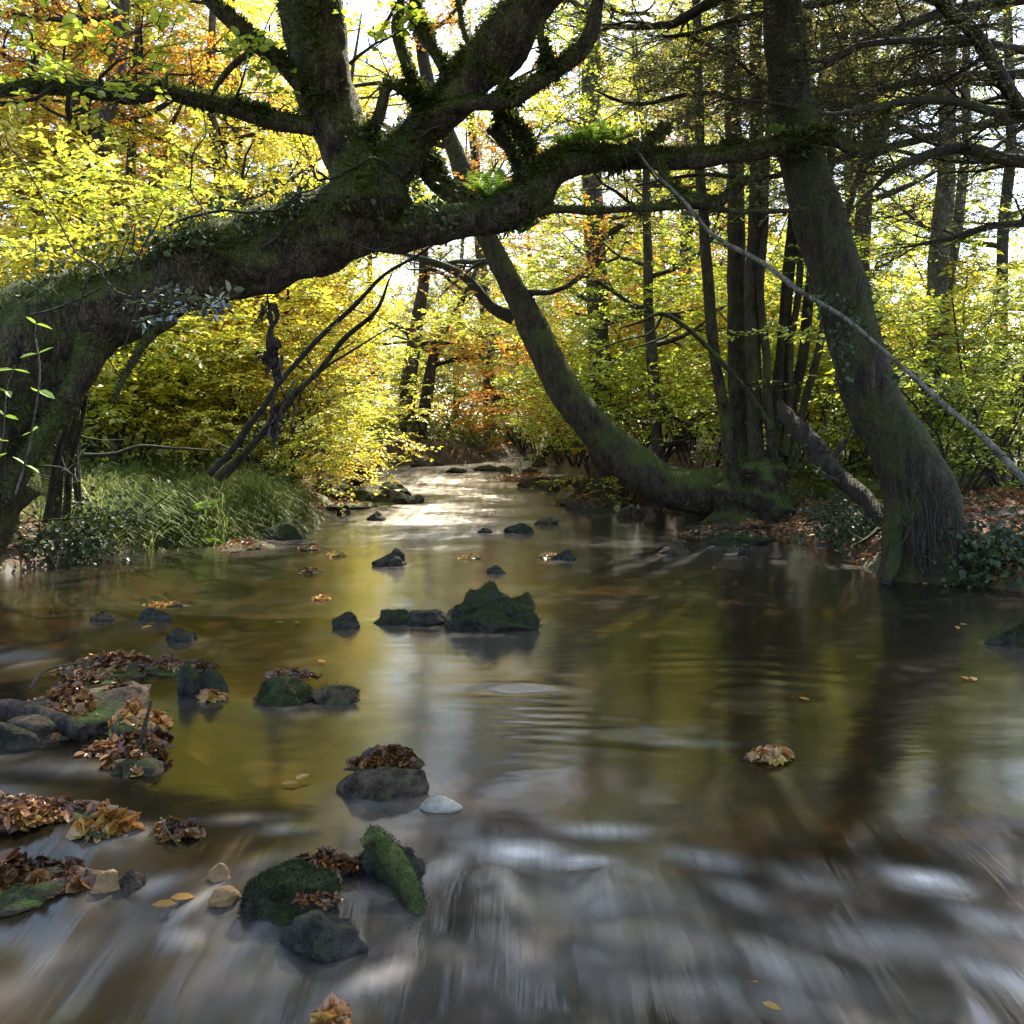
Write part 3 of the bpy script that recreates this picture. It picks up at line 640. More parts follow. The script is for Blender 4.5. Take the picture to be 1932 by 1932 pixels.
# --- the coppiced clump
cb = W(1435, 915, 14.2); cb[2] = ground_z(cb[0], cb[1])
cop = empty('coppiced_alder', cb, 'clump of eight slim mossy stems rising from one swollen stool on the right bank', 'tree'); co = np.array(cop.location)
mb = MB()
p, r = smooth_path(scr([(1425, 990, 120), (1430, 945, 122), (1438, 912, 112), (1448, 880, 80), (1455, 855, 30)], 14.2), 30, .03); tube(mb, p, r, 30, .5, 3.5, ridge=.2)
mb.build('stool', M['mossy'], cop, co)
spr = []
for k, (pl, dd) in enumerate([([(1392, 920, 30), (1376, 860, 24), (1366, 795, 22), (1345, 665, 22), (1333, 528, 21), (1326, 350, 20), (1318, 180, 18), (1316, 0, 16), (1312, -200, 12)], 14.1),
              ([(1405, 910, 40), (1396, 830, 38), (1392, 700, 36), (1392, 528, 34), (1386, 300, 32), (1380, 0, 28), (1376, -240, 18)], 14.4),
              ([(1430, 910, 34), (1425, 800, 30), (1423, 684, 28), (1419, 528, 27), (1425, 300, 25), (1432, 0, 22), (1438, -200, 14)], 14.1),
              ([(1458, 900, 22), (1455, 800, 18), (1447, 692, 16), (1433, 560, 15), (1440, 420, 14), (1452, 200, 12), (1460, -60, 9)], 14.0),
              ([(1462, 900, 38), (1464, 800, 30), (1470, 723, 26), (1486, 567, 24), (1495, 430, 22), (1512, 200, 20), (1530, -80, 14)], 14.3),
              ([(1478, 860, 22), (1486, 762, 15), (1501, 600, 14), (1514, 450, 13), (1540, 250, 11), (1560, 40, 8)], 14.2),
              ([(1482, 880, 26), (1493, 801, 21), (1521, 606, 20), (1545, 430, 18), (1580, 200, 16), (1605, -60, 10)], 14.4),
              ([(1490, 880, 24), (1515, 794, 15), (1552, 614, 14), (1585, 460, 13), (1630, 260, 11), (1650, 60, 8)], 14.2),
              ([(1455, 810, 16), (1447, 797, 13), (1396, 723, 11), (1333, 653, 10), (1290, 614, 9), (1251, 592, 8), (1215, 606, 6), (1170, 622, 3)], 13.9)]):
    p, r = smooth_path(scr(pl, dd), 50, .035, 1.2, k); mb = MB(); tube(mb, p, r, 12, .12, 4.)
    if k < 8:
        for q in range(5):
            i = rng.integers(26, 49); a = rng.uniform(0, 6.28); grow(mb, p[i], np.array([math.cos(a), math.sin(a), .3]), rng.uniform(1., 1.8), .014, 0, spr, 2, 4, .05)
    else:
        for (pl2) in ([(1251, 592, 6), (1230, 625, 5), (1180, 640, 4), (1120, 660, 2)], [(1290, 614, 5), (1240, 640, 5), (1185, 660, 3), (1150, 690, 2)]):
            p2, r2 = smooth_path(scr(pl2, 13.9), 14, .03); tube(mb, p2, r2, 5)
    mb.build('stem', M['mossy'], cop, co)
P = np.array([a for a, _ in spr]); D = np.array([b_ for _, b_ in spr]); mb = MB(); sprays(mb, P, D, 7, .32, .065, .65, 0, 1); mb.build('crown', [M['olive'], M['twig']], cop, co)
mb = MB(); n = 900; q = rng.normal(0, 1, (n, 3)) * [.42, .25, .38] + W(1440, 905, 14.0)
leafset(mb, q, rng.normal(0, .6, (n, 3)) + [0, -.3, .2], rng.normal(0, 1, (n, 3)), rng.uniform(.03, .07, n), .45); mb.build('moss', M['moss'], cop, co)

# --- fallen log and pale dead pole
def log(name, label, cat, pl, d0, d1, mat, n=40, seg=14, noise=.2, wob=.03, group=None, moss=0, twigs=0):
    pts, rad = smooth_path(scr(pl, d0, d1), n, wob, 2.)
    o = pts[-1] if pts[-1, 2] < pts[0, 2] else pts[0]
    root = empty(name, o, label, cat, group); mb = MB(); ring, dr = tube(mb, pts, rad, seg, noise, 4.); mb.build('stem', M[mat], root, o)
    if moss:
        R = ring.reshape(-1, 3); Dv = dr.reshape(-1, 3); w = np.clip(Dv[:, 2] + .3, 0, 1) + .01; i = rng.choice(len(R), moss, p=w / w.sum()); mb = MB()
        leafset(mb, R[i] - Dv[i] * .01, Dv[i] + rng.normal(0, .6, (moss, 3)), rng.normal(0, 1, (moss, 3)), rng.uniform(.015, .04, moss), .4); mb.build('moss', M['moss'], root, o)
    if twigs:
        mb = MB(); t_ = []
        for k in range(twigs):
            i = rng.integers(3, n - 2); grow(mb, pts[i], rng.normal(0, 1, 3), rng.uniform(.25, .7), rad[i] * .35, 1, t_, 2, 3)
        mb.build('twig', M['twig'], root, o)
    return root
log('fallen_log', 'rough broken log slanting from the coppiced clump down to the leaning right trunk', 'log', [(1470, 760, 10), (1490, 790, 30), (1529, 835, 38), (1587, 899, 32), (1657, 968, 36), (1700, 1010, 34)], 12.2, 10.2, 'darkwood', moss=700, twigs=12, noise=.35)
log('dead_pole', 'long thin pale dead pole slanting down right across the leaning right trunk', 'fallen branch', [(1205, 290, 4), (1240, 330, 5), (1294, 383, 6), (1353, 449, 10), (1443, 500, 11), (1517, 555, 10), (1607, 612, 8), (1720, 706, 8), (1840, 815, 11), (1932, 905, 14), (2080, 1045, 17)], 8.9, 8.3, 'polewood', n=70, seg=10, noise=.3, wob=.02, twigs=14)
log('leaning_sapling', 'dark thin sapling slanting up right from the grass tussock, left one of the crossing stems', 'sapling', [(400, 890, 14), (469, 801, 12), (586, 653, 10), (703, 544, 8), (790, 478, 5), (850, 440, 3)], 11.6, 11.0, 'twig', wob=.05, noise=.1, group='bare saplings slanting from the left bank', twigs=14)
log('leaning_sapling', 'dark sapling slanting up right from the grass, right one with mossy foot', 'sapling', [(415, 900, 18), (470, 838, 14), (527, 778, 13), (664, 630, 10), (720, 570, 7), (745, 520, 3)], 11.8, 11.4, 'mossy', wob=.05, noise=.1, group='bare saplings slanting from the left bank', twigs=14)
log('leaning_sapling', 'thinnest bare sapling between the two slanting stems by the grass', 'sapling', [(430, 905, 9), (530, 770, 8), (600, 705, 6), (680, 650, 4), (730, 620, 2)], 12.0, 12.0, 'twig', wob=.05, noise=.1, group='bare saplings slanting from the left bank', twigs=8)
r_ = log('hanging_branch', 'dark broken dead branch hanging down from under the leaning oak', 'dead branch', [(500, 540, 7), (502, 575, 11), (512, 610, 8), (515, 640, 12), (521, 680, 11), (526, 705, 9), (519, 745, 5), (515, 775, 9), (521, 805, 9), (518, 835, 5), (519, 860, 2)], 9.0, 8.9, 'darkwood', noise=.9, wob=.05, n=60)
mb = MB()
for pl in ([(520, 690, 16), (505, 678, 10), (497, 668, 4)], [(524, 700, 16), (532, 716, 10), (530, 705, 4)], [(516, 575, 10), (522, 600, 8), (512, 620, 6)]):
    p, r = smooth_path(scr(pl, 8.95), 10, .02); tube(mb, p, r, 7, .3)
mb.build('stub', M['darkwood'], r_, np.array(r_.location))
mb = MB(); q = np.vstack([np.array([W(x, y, 8.95) for x, y in zip(rng.normal(cx, sx, n_), rng.uniform(y0, y1, n_))]) for (cx, sx, y0, y1, n_) in [(517, 5, 635, 700, 60), (503, 4, 560, 600, 22), (519, 5, 755, 815, 60), (500, 4, 660, 680, 12)]])
leafset(mb, q + rng.normal(0, .015, q.shape), rng.normal(0, .35, q.shape) + [0, 0, -1.], rng.normal(0, 1, q.shape), rng.uniform(.05, .13, len(q)), .4, six=True); mb.build('dead_leaf', M['deadleaf'], r_, np.array(r_.location))
for k, (x0, x1, y1, lab) in enumerate([(88, 150, 690, 'leftmost of the slim mossy stems beside the leaning oak on the left bank'), (104, 160, 640, 'second slim mossy stem from the left below the leaning oak'), (122, 172, 660, 'third slim mossy stem from the left below the leaning oak'), (146, 150, 700, 'short upright mossy stem nearest the grass tussock')]):
    log('slim_stem', lab, 'sapling', [(x0, 985, 16), (x0 + (x1 - x0) * .3, 890, 12), (x0 + (x1 - x0) * .7, 790, 10), (x1, y1, 7), (x1 + 25, y1 - 70, 3)], 10.4 + .15 * k, 10.3, 'mossy', wob=.06, noise=.15, group='slim mossy stems on the left bank', moss=250, twigs=9)
log('low_branch', 'thin dark branch lying nearly level above the grass tussock', 'branch', [(160, 860, 8), (215, 858, 7), (265, 845, 6), (330, 848, 5), (400, 853, 3)], 10.4, 11.0, 'twig', noise=.1)

# --- background trees whose trunks show
BG = 'autumn trees behind the stream'
def bgt(label, pl, d, bark, leaf, **kw):
    kw = dict(dict(nl=13, hmin=.25, hmax=1., L=(3., 2.), nch=5, K=11, SL=.5, size=.08, lift=.12, thin=.8), **kw); top = kw.pop('top', 3.)
    return tree('woodland_tree', label, 'tree', BG, trunk_path(pl, d, None, 40, .06, top), bark, leaf, **kw)
bgt('dark tall trunk leaning right with orange leaves, far upper left', [(160, 870, 44), (165, 440, 36), (185, 300, 36), (210, 200, 32), (230, 60, 34), (232, -100, 30)], 20, 'far_bark', 'orange', size=.085, hmin=.35, nl=15)
bgt('thin dark trunk left of the orange tree', [(120, 860, 26), (125, 330, 22), (150, 100, 20), (160, -60, 16)], 22, 'far_bark', 'yellow', nl=13)
bgt('slim trunk with yellow leaves half hidden by the oak fork', [(400, 880, 26), (410, 600, 22), (415, 380, 20), (400, 200, 18), (405, 0, 14)], 21, 'far_bark', 'yellow', nl=14)
bgt('pair-like dark trunk above the left end of the riffle', [(768, 850, 34), (770, 740, 30), (785, 620, 26), (800, 500, 20), (780, 330, 16)], 29.5, 'far_bark', 'lime', nl=10, size=.085)
bgt('slanting slim trunk beside the dark trunk at the riffle', [(790, 860, 26), (803, 740, 22), (825, 650, 18), (870, 570, 12), (900, 500, 8)], 29.8, 'far_bark', 'olive', nl=8)
bgt('ivy dark trunk standing right behind the curved alder', [(1135, 900, 44), (1132, 700, 42), (1125, 500, 40), (1118, 300, 36), (1120, 0, 32)], 19, 'far_bark', 'yellow', nl=13, thin=.75)
bgt('tall straight grey trunk between the oak arm and coppiced clump', [(1285, 900, 26), (1290, 600, 24), (1300, 300, 22), (1310, 0, 18)], 24, 'far_bark', 'lime', nl=12, thin=.75)
bgt('straight trunk just right of the leaning right trunk', [(1620, 880, 36), (1625, 600, 34), (1630, 430, 30), (1640, 200, 26), (1640, 0, 22)], 19, 'far_bark', 'lime', nl=10, hmin=.4, thin=.55)
bgt('pale grey forked trunk at far right among green leaves', [(1750, 880, 50), (1762, 700, 42), (1775, 500, 38), (1782, 350, 36), (1790, 180, 30), (1795, 0, 24)], 16, 'pale_bark', 'lime', nl=11, hmin=.45, size=.06, thin=.55)
bgt('thin pale stem leaning right of the pale forked trunk', [(1760, 720, 22), (1795, 520, 20), (1815, 330, 18), (1820, 120, 16), (1830, -40, 12)], 16.3, 'pale_bark', 'green', nl=7, hmin=.45, size=.06, thin=.55)
bgt('slender upright trunk in the bright gap left of leaning right trunk', [(1555, 860, 20), (1560, 400, 18), (1565, 150, 17), (1560, 0, 15)], 26, 'pale_bark', 'olive', nl=9, hmin=.4, thin=.55)
bgt('slender trunk at the upper right behind yew boughs', [(1600, 860, 22), (1602, 500, 20), (1606, 200, 18), (1612, 0, 16)], 28, 'far_bark', 'yellow', nl=9, hmin=.4, thin=.55)
bgt('dark slender trunk near the right edge of the wood', [(1885, 880, 24), (1890, 600, 22), (1900, 300, 20), (1905, 0, 16)], 17, 'far_bark', 'lime', nl=10, size=.06, thin=.55)
bgt('yellow leaved tree low over the riffle from the left bank', [(560, 880, 26), (570, 700, 24), (600, 520, 20), (640, 330, 16)], 19, 'far_bark', 'yellow', nl=13, hmin=.12, L=(3., 2.))
bgt('thin far trunk in the white gap above the riffle', [(925, 860, 22), (915, 600, 20), (900, 400, 18), (890, 200, 14)], 33, 'far_bark', 'olive', nl=12, hmin=.1, size=.1)
bgt('bright lime tree behind the arching bare branch', [(1240, 900, 24), (1235, 700, 22), (1225, 500, 18), (1215, 350, 14)], 17, 'far_bark', 'lime', nl=14, hmin=.12, L=(2.6, 1.6))

# --- yew boughs at upper right
yb_ = W(2130, 930, 11.5); yb_[2] = ground_z(yb_[0], yb_[1])
yew = empty('yew_tree', yb_, 'dark evergreen yew reaching fine needled boughs in from the upper right', 'tree'); yo = np.array(yew.location)
mb = MB(); p, r = smooth_path(np.vstack([np.append(yb_, .3), scr([(2120, 600, 80), (2090, 300, 66), (2060, 0, 50), (2050, -300, 34)], 11.5)]), 40, .05); tube(mb, p, r, 16, .15); mb.build('trunk', M['alder'], yew, yo)
spr = []
for pl, d0, d1, rn in [([(2110, 330, 30), (1932, 300, 26), (1841, 277, 24), (1763, 293, 20), (1700, 318, 14), (1660, 350, 10), (1600, 395, 5)], 11.2, 9.8, 7), ([(2090, 360, 40), (1932, 195, 30), (1880, 117, 28), (1841, 51, 26), (1783, 0, 22), (1700, -80, 14)], 11.2, 9.6, 10),
                   ([(2060, 80, 26), (1930, 90, 20), (1822, 74, 18), (1724, 74, 15), (1626, 86, 13), (1568, 113, 10), (1500, 112, 6)], 11.2, 9.2, 10), ([(2080, 220, 24), (1900, 210, 20), (1800, 190, 16), (1690, 190, 13), (1580, 205, 10), (1480, 200, 8), (1400, 195, 5)], 11.3, 8.9, 12),
                   ([(2050, -60, 26), (1800, -20, 20), (1600, -10, 16), (1400, 30, 12), (1300, 60, 8), (1220, 60, 4)], 11.3, 10., 12), ([(2050, -30, 26), (1750, 30, 20), (1550, 120, 14), (1450, 160, 9), (1380, 110, 8), (1290, 60, 5)], 11.6, 10.6, 11),
                   ([(2080, 120, 24), (1750, 150, 18), (1500, 215, 14), (1330, 180, 10), (1200, 200, 7), (1110, 160, 4)], 12., 11.2, 16), ([(2100, 420, 22), (1900, 420, 14), (1780, 450, 10), (1700, 470, 5)], 12.2, 11.5, 6), ([(2080, 200, 24), (1750, 260, 16), (1480, 330, 12), (1330, 330, 8), (1200, 350, 4)], 13., 12.4, 9), ([(2050, -150, 26), (1700, -120, 18), (1400, -90, 12), (1150, -40, 6)], 12., 11.5, 12), ([(2050, -260, 26), (1750, -330, 18), (1400, -360, 12), (1150, -330, 6)], 11., 10., 16), ([(2050, -240, 26), (1800, -300, 18), (1500, -260, 12), (1250, -240, 6)], 10., 8., 16), ([(2060, -200, 26), (1900, -420, 18), (1600, -520, 12), (1400, -560, 6)], 11., 9., 16)]:  # last three limbs are unseen above the frame, added to shade the water
    p, r = smooth_path(scr(pl, d0, d1), 40, .06, 1.3); mb = MB(); tube(mb, p, r, 9, .15)
    for k in range(rn + 6):
        i = rng.integers(8, 40); dv = np.array([rng.normal(-.6, .4), rng.normal(-.2, .8), rng.normal(-.02, .25)])
        grow(mb, p[i], dv, rng.uniform(.6, 1.3), max(r[i] * .4, .006), 0, spr, 2, 4, -.02, .2, 4)
    mb.build('limb', M['twig'], yew, yo)
P = np.array([a for a, _ in spr]); D = np.array([b_ for _, b_ in spr]); D = D * [1, 1, .5]; mb = MB()
kp = rng.random(len(P)) < .8
sprays(mb, P[kp], D[kp], 14, .26, .045, .22, 0, 1, False, .25, .003, .2); mb.build('crown', [M['yew'], M['twig']], yew, yo)

# --- shrubs: originals and copies
SH = 'leafy understorey shrubs along the banks'
def place(x, d):
    p = np.array([(x / PX - .5) * d, d, 0.]); p[2] = ground_z(p[0], p[1]) - .05; return p
protoY = shrub('hazel_shrub', 'broad yellow shrub behind the grass tussock, nearest the slanting saplings', 'shrub', SH, place(400, 16.8), 'twig', 'yellow', 8, 3.6, .5, 6, size=.085, thin=1.)
protoL = shrub('hazel_shrub', 'lime yellow shrub behind the low sweep of the curved alder', 'shrub', SH, place(1180, 18.5), 'twig', 'lime', 8, 3.8, .5, 5, size=.08, thin=.8)
protoG = shrub('hazel_shrub', 'green leafy shrub at the far right below the pale trunk', 'shrub', SH, place(1800, 13.5), 'twig', 'limegreen', 8, 3.2, .55, 5, size=.07, thin=.85)
protoR = shrub('hazel_shrub', 'orange shrub low behind the bend of the curved alder', 'shrub', SH, place(1010, 30), 'twig', 'orange', 7, 4.2, .5, 5, size=.085, thin=.8)
protoO = shrub('hazel_shrub', 'golden orange shrub hanging over the left edge of the riffle', 'shrub', SH, place(505, 17.5), 'twig', 'yellow', 8, 2.8, .7, 5, size=.08, thin=.85, arch=-.12)
for (pr, x, d, rz, sc, lab) in [
        (protoY, 220, 15.5, 1.2, 1.15, 'tall yellow shrub at left between the mossy slim stems and the tussock'), (protoY, 40, 14.5, 2.5, 1.1, 'yellow shrub at the left edge behind the leaning oak'),
        (protoY, 590, 24., 3.3, 1.0, 'yellow shrub above the far left stones of the riffle'), (protoY, 330, 19., 4.4, 1.5, 'tallest yellow shrub seen beneath the oak trunk'),
        (protoO, 540, 15.6, 2., .7, 'low golden shrub drooping to the water right of the tussock'), (protoY, 120, 20., 5.2, 1.6, 'large yellow shrub filling the far left under the oak arm'),
        (protoR, 1310, 23., 2., 1.1, 'orange shrub seen through the arching bare branch'), (protoR, 1120, 21.5, 4., .85, 'orange shrub close behind the rising curved trunk'), (protoR, 250, 17.5, 3., .9, 'orange shrub under the oak trunk at left'), (protoR, 470, 20., 5., .9, 'orange shrub behind the slanting saplings'),
        (protoL, 1330, 17.5, 1., .95, 'lime shrub between the arching bare branch and the clump'), (protoL, 1090, 24., 2., 1.25, 'yellow green shrub behind the middle of the curved alder'),
        (protoY, 1240, 22., 4., 1.25, 'tall yellow shrub filling the space below the oak arm'), (protoL, 1480, 19., 2.6, 1.2, 'lime shrub glimpsed between the coppiced stems'),
        (protoY, 1590, 17.5, 5., .95, 'yellow shrub between the coppiced clump and the leaning right trunk'), (protoY, 1700, 18.5, 3., 1.2, 'tall yellow shrub right of the leaning right trunk'),
        (protoG, 1900, 14.5, 2., 1.2, 'dense green shrub at the right edge'), (protoG, 1860, 18.5, 4., 1.5, 'tall green shrub behind the right edge of the wood'), (protoG, 1700, 15., 1., .7, 'low green shrub beside the foot of the leaning right trunk'),
        (protoG, 985, 34., 1., 1.1, 'far dark green bush where the stream disappears'), (protoG, 1060, 27., 3., .7, 'small green bush on the right bank of the riffle'), (protoO, 720, 31., 1., 1.2, 'far golden bush on the left above the riffle'),
        (protoG, 860, 37., 5., 1.4, 'far green bush right of the slanting slim trunk'), (protoG, 480, 16.5, 5.5, .9, 'green bush low behind the slanting saplings'), (protoL, 760, 38., 2.2, 1.5, 'far lime bush behind the dark riffle trunk'), (protoL, 980, 42., .5, 1.9, 'farthest lime bush behind the end of the stream')]:
    copy_thing(pr, place(x, d), rz, sc, lab)

# --- taller fill trees behind, copies of four kinds
def kindtree(label, x, d, leaf, h, **kw):
    p = place(x, d); n = 24; t = np.linspace(0, 1, n)
    pts = p + np.stack([.5 * np.sin(t * 2.) * t, .3 * t, t * h], -1); rad = .14 * (1 - t * .85) + .01
    return tree('woodland_tree', label, 'tree', BG, (pts, rad), 'far_bark', leaf, **dict(dict(nl=20, hmin=.1, hmax=1., L=(3.4, 1.6), nch=5, K=11, SL=.6, size=.1, thin=.75), **kw))
tY = kindtree('tall yellow tree at the far left behind the dark trunks', 60, 27, 'yellow', 13, thin=1.)
tL = kindtree('tall lime tree rising behind the coppiced clump', 1400, 28, 'lime', 13)
tO = kindtree('tall orange tree glowing above the oak arm at upper left', 400, 26, 'orange', 14, thin=1.)
tV = kindtree('tall olive tree with thin leaves above the end of the stream', 860, 44, 'olive', 14)
for (pr, x, d, rz, sc, lab) in [(tY, 300, 29, 2, 1.05, 'tall yellow tree behind the upper left arm of the oak'), (tY, 520, 33, 4, 1., 'tall yellow tree behind the oak fork'), (tL, 1120, 32, 1, 1., 'tall lime tree behind the dark ivy trunk'),
        (tL, 1640, 33, 3, .9, 'tall lime tree behind the leaning right trunk'), (tO, 1260, 36, 1.7, .9, 'orange tinted tree far behind the oak arm'),
        (tO, 180, 33, 3.7, 1.1, 'tall orange tree behind the dark upper left trunk'), (tO, 60, 23, 1.2, 1., 'orange tree at the upper left corner behind the oak arm'), (tY, 230, 22, .4, 1.05, 'yellow tree between the two dark upper left trunks'), (tY, 470, 24, 2.2, 1.1, 'yellow tree right behind the oak fork and left arm'), (tO, 1120, 38, 2.7, 1., 'orange tree far behind the dark ivy trunk'), (tO, 1380, 33, .9, .95, 'orange tree behind the coppiced clump'), (tV, 1220, 30, 3.1, 1., 'thin olive tree above the arching bare branch'), (tV, 930, 52, .8, 1.1, 'farthest olive tree above the vanishing stream'), (tV, 1010, 46, 2, 1.0, 'olive tree far behind the bend of the curved alder'), (tV, 700, 42, 4, 1.1, 'olive tree far behind the slanting saplings'), (tV, 1540, 36, 1, 1.2, 'olive tree far behind the slim coppice stems'),
        (tY, -60, 24, 5.2, 1.1, 'yellow tree cut by the left edge of the wood'), (tL, 1800, 40, .7, 1., 'lime tree farthest back at right'), (tY, 1330, 40, 3., 1.2, 'yellow tree farthest back between oak arm and clump'), (tL, 620, 48, 3., 1.3, 'lime tree farthest back left of the riffle')]:
    copy_thing(pr, place(x, d), rz, sc, lab)

# --- far wood closing the view
mb = MB(); n = 26000
y = rng.uniform(46, 85, n); x = rng.uniform(-.62, .62, n) * y; cl = fbm2(x, y, .18, 3)
z = ground_z(x, y) + rng.random(n) ** .8 * (8 + 5 * cl)
kp = (vnoise(np.stack([x, y, z], -1), .45) > -.35)
q = np.stack([x, y, z], -1)[kp]
leafset(mb, q, rng.normal(0, 1, q.shape), np.array([0, 0, 1.]) + rng.normal(0, .5, q.shape), rng.uniform(.2, .5, len(q)), .7)
tag(mb.build('far_wood', M['olive']), 'pale olive and yellow mass of distant woodland closing the view', 'wood', kind='stuff')

# ------------------------------------------------------------------ bank cover
def bank_points(n, x0, x1, y0, y1, emin, emax):
    x = rng.uniform(x0, x1, n); y = rng.uniform(y0, y1, n)
    e = np.maximum(np.interp(y, XL[:, 0], XL[:, 1]) - x, x - np.interp(y, XR[:, 0], XR[:, 1]))
    k = (e > emin) & (e < emax); x, y = x[k], y[k]
    return np.stack([x, y, ground_z(x, y)], -1)
def litter(n, x0, x1, y0, y1, emin, emax, thr, size=(.04, .085)):
    q = bank_points(n, x0, x1, y0, y1, emin, emax); q = q[fbm2(q[:, 0], q[:, 1], .8, 2) > thr]
    q = q[q[:, 2] > water_z(q[:, 0], q[:, 1]) + .005]
    mb_l.append(q); return q
mb = MB(); mb_l = []
litter(40000, 0, 9, 8.5, 20, -.1, 6, -.6); litter(9000, -9, -2, 8.5, 20, -.1, 2.5, -.2); litter(9000, -6, 6, 19, 36, -.3, 6, -.1)
for (cx, cy, sx, sy, up) in BARS:
    x = cx + rng.normal(0, sx * .7, 700); y = cy + rng.normal(0, sy * .7, 700); z = ground_z(x, y); k = z > level(x, y) - .01; mb_l.append(np.stack([x, y, np.maximum(z, level(x, y))], -1)[k])
q = np.vstack(mb_l)
leafset(mb, q + [0, 0, .012], rng.normal(0, 1, q.shape) * [1, 1, .35], np.array([0, 0, 1.]) + rng.normal(0, .35, q.shape), rng.uniform(.045, .1, len(q)) * np.where(q[:, 1] < 6, .52, 1), .65, six=True, fold=.3)
tag(mb.build('fallen_leaves', M['litter']), 'orange brown fallen leaves carpeting both banks', 'leaf litter', kind='stuff')

def blades(q, hmin, hmax, wid=.03, lean=.5, out=0):
    n = len(q); F = nrm(np.stack([rng.normal(0, lean, n), rng.normal(-.1, lean, n), np.ones(n)], -1) + out); Lg = rng.uniform(hmin, hmax, n)
    hd = nrm(np.stack([F[:, 0], F[:, 1], np.zeros(n)], -1)); sd = np.stack([-hd[:, 1], hd[:, 0], np.zeros(n)], -1) * (wid * .5) * rng.uniform(.6, 1.2, n)[:, None] * .4
    p1 = q + F * (Lg * .5)[:, None]; p2 = q + F * (Lg * .8)[:, None] + hd * (Lg * .18)[:, None]; p3 = q + F * (Lg * .9)[:, None] + hd * (Lg * .42)[:, None] - np.array([0, 0, 1.]) * (Lg * .2)[:, None]
    V = np.stack([q - sd, q + sd, p1 - sd * .8, p1 + sd * .8, p2 - sd * .5, p2 + sd * .5, p3 - sd * .1, p3 + sd * .1], 1).reshape(-1, 3)
    b = np.arange(n)[:, None] * 8
    return V, np.concatenate([b + np.array([0, 1, 3, 2]), b + np.array([2, 3, 5, 4]), b + np.array([4, 5, 7, 6])])
mb = MB(); q = bank_points(60000, -5.2, -2.95, 10.8, 15, -.12, 2.6); q = q[(fbm2(q[:, 0], q[:, 1], 1.1, 2) > -.35) & (q[:, 0] / q[:, 1] > -.43)]
ct = q[:130]; k = rng.integers(0, len(ct), 13000); of = rng.normal(0, .085, (13000, 3)) * [1, 1, 0]; q2 = ct[k] + of; q2[:, 2] = ground_z(q2[:, 0], q2[:, 1])
tall = rng.uniform(.6, 1.25, len(ct))[k]
V, f = blades(q2, .2, .5, .03, .28, of * 7); V = V.reshape(-1, 8, 3); V = q2[:, None] + (V - q2[:, None]) * tall[:, None, None]; mb.add(V, f, 0, False)
V, f = blades(q[200:1700], .15, .4); mb.add(V, f, 0, False)
tag(mb.build('grass_tussock', M['grass']), 'thick green grass tussock drooping over the left bank at the water', 'grass', kind='stuff')
mb = MB(); q = bank_points(26000, 2, 9, 10.5, 22, .9, 8); q = q[fbm2(q[:, 0], q[:, 1], .6, 2) > .3]; V, f = blades(q, .1, .3); mb.add(V, f, 0, False)
q = bank_points(12000, -9, -3, 9., 22, .3, 5); q = q[fbm2(q[:, 0], q[:, 1], .6, 2) > .0]; V, f = blades(q, .12, .35); mb.add(V, f, 0, False)
tag(mb.build('ground_grass', M['grass']), 'thin green grass and herbs growing under the trees on the banks', 'grass', kind='stuff')

mb = MB()
for (n_, x0, x1, y0, y1, sz, hh) in [(22000, 4.5, 12, 14, 26, .13, .5), (20000, -12, -2.5, 13.5, 26, .13, .5), (30000, -20, 20, 26, 48, .24, 1.1)]:
    q = bank_points(n_, x0, x1, y0, y1, .5 if y0 < 20 else .2, 30); dn = fbm2(q[:, 0], q[:, 1], .5, 2); q = q[dn > (-.15 if y0 < 20 else -.6)]
    q[:, 2] += rng.random(len(q)) ** 1.6 * hh * (.6 + .6 * fbm2(q[:, 0], q[:, 1], .9, 2))
    leafset(mb, q, rng.normal(0, 1, q.shape) * [1, 1, .5], np.array([0, -.2, 1.]) + rng.normal(0, .5, q.shape), rng.uniform(.5, 1.2, len(q)) * sz, .6)
tag(mb.build('undergrowth', M['herb']), 'low green and olive undergrowth of brambles and herbs covering the woodland floor', 'undergrowth', kind='stuff')

# ivy mats
def ivy(label, pts, nl, size=.05):
    c = np.array(pts, float); i = rng.integers(0, len(c), nl); q = c[i] + rng.normal(0, 1, (nl, 3)) * [.22, .16, .13]
    q[:, 2] = np.maximum(q[:, 2], np.maximum(ground_z(q[:, 0], q[:, 1]) + .01, .03))
    mb = MB(); leafset(mb, q, rng.normal(0, .6, q.shape) + [0, -.7, -.3], np.array([0, -.5, .8]) + rng.normal(0, .5, q.shape), rng.uniform(size * .6, size * 1.4, nl), .95, six=True)
    root = empty('ivy_patch', c.mean(0), label, 'ivy'); mb.build('foliage', M['ivy'], root, np.array(root.location))
    mb = MB()
    for k in range(14):
        a = c[rng.integers(len(c))]; p = spline(np.array([a, a + rng.normal(0, .15, 3), a + rng.normal(0, .3, 3) * [1, .6, 1]]), 10); tube(mb, p, np.full(10, .006), 4)
    mb.build('stem', M['twig'], root, np.array(root.location))
ivy('glossy dark ivy covering the bank right of the leaning right trunk', [W(1840, 1040, 9.0), W(1880, 1050, 8.9), W(1900, 1020, 9.1), W(1930, 1060, 8.8), W(1860, 1080, 8.9), W(1960, 1030, 9.)], 900, .055)
ivy('ivy draped over the bank below the fallen log', [W(1590, 960, 11.2), W(1620, 985, 11), W(1640, 1000, 10.8), W(1560, 985, 11.4), W(1600, 1005, 11.1)], 800, .05)
ivy('ivy trailing at the feet of the slim mossy stems on the left bank', [W(120, 1020, 10.3), W(150, 1000, 10.4), W(180, 1030, 10.4), W(60, 1030, 10.2), W(200, 960, 10.6)], 700, .05)
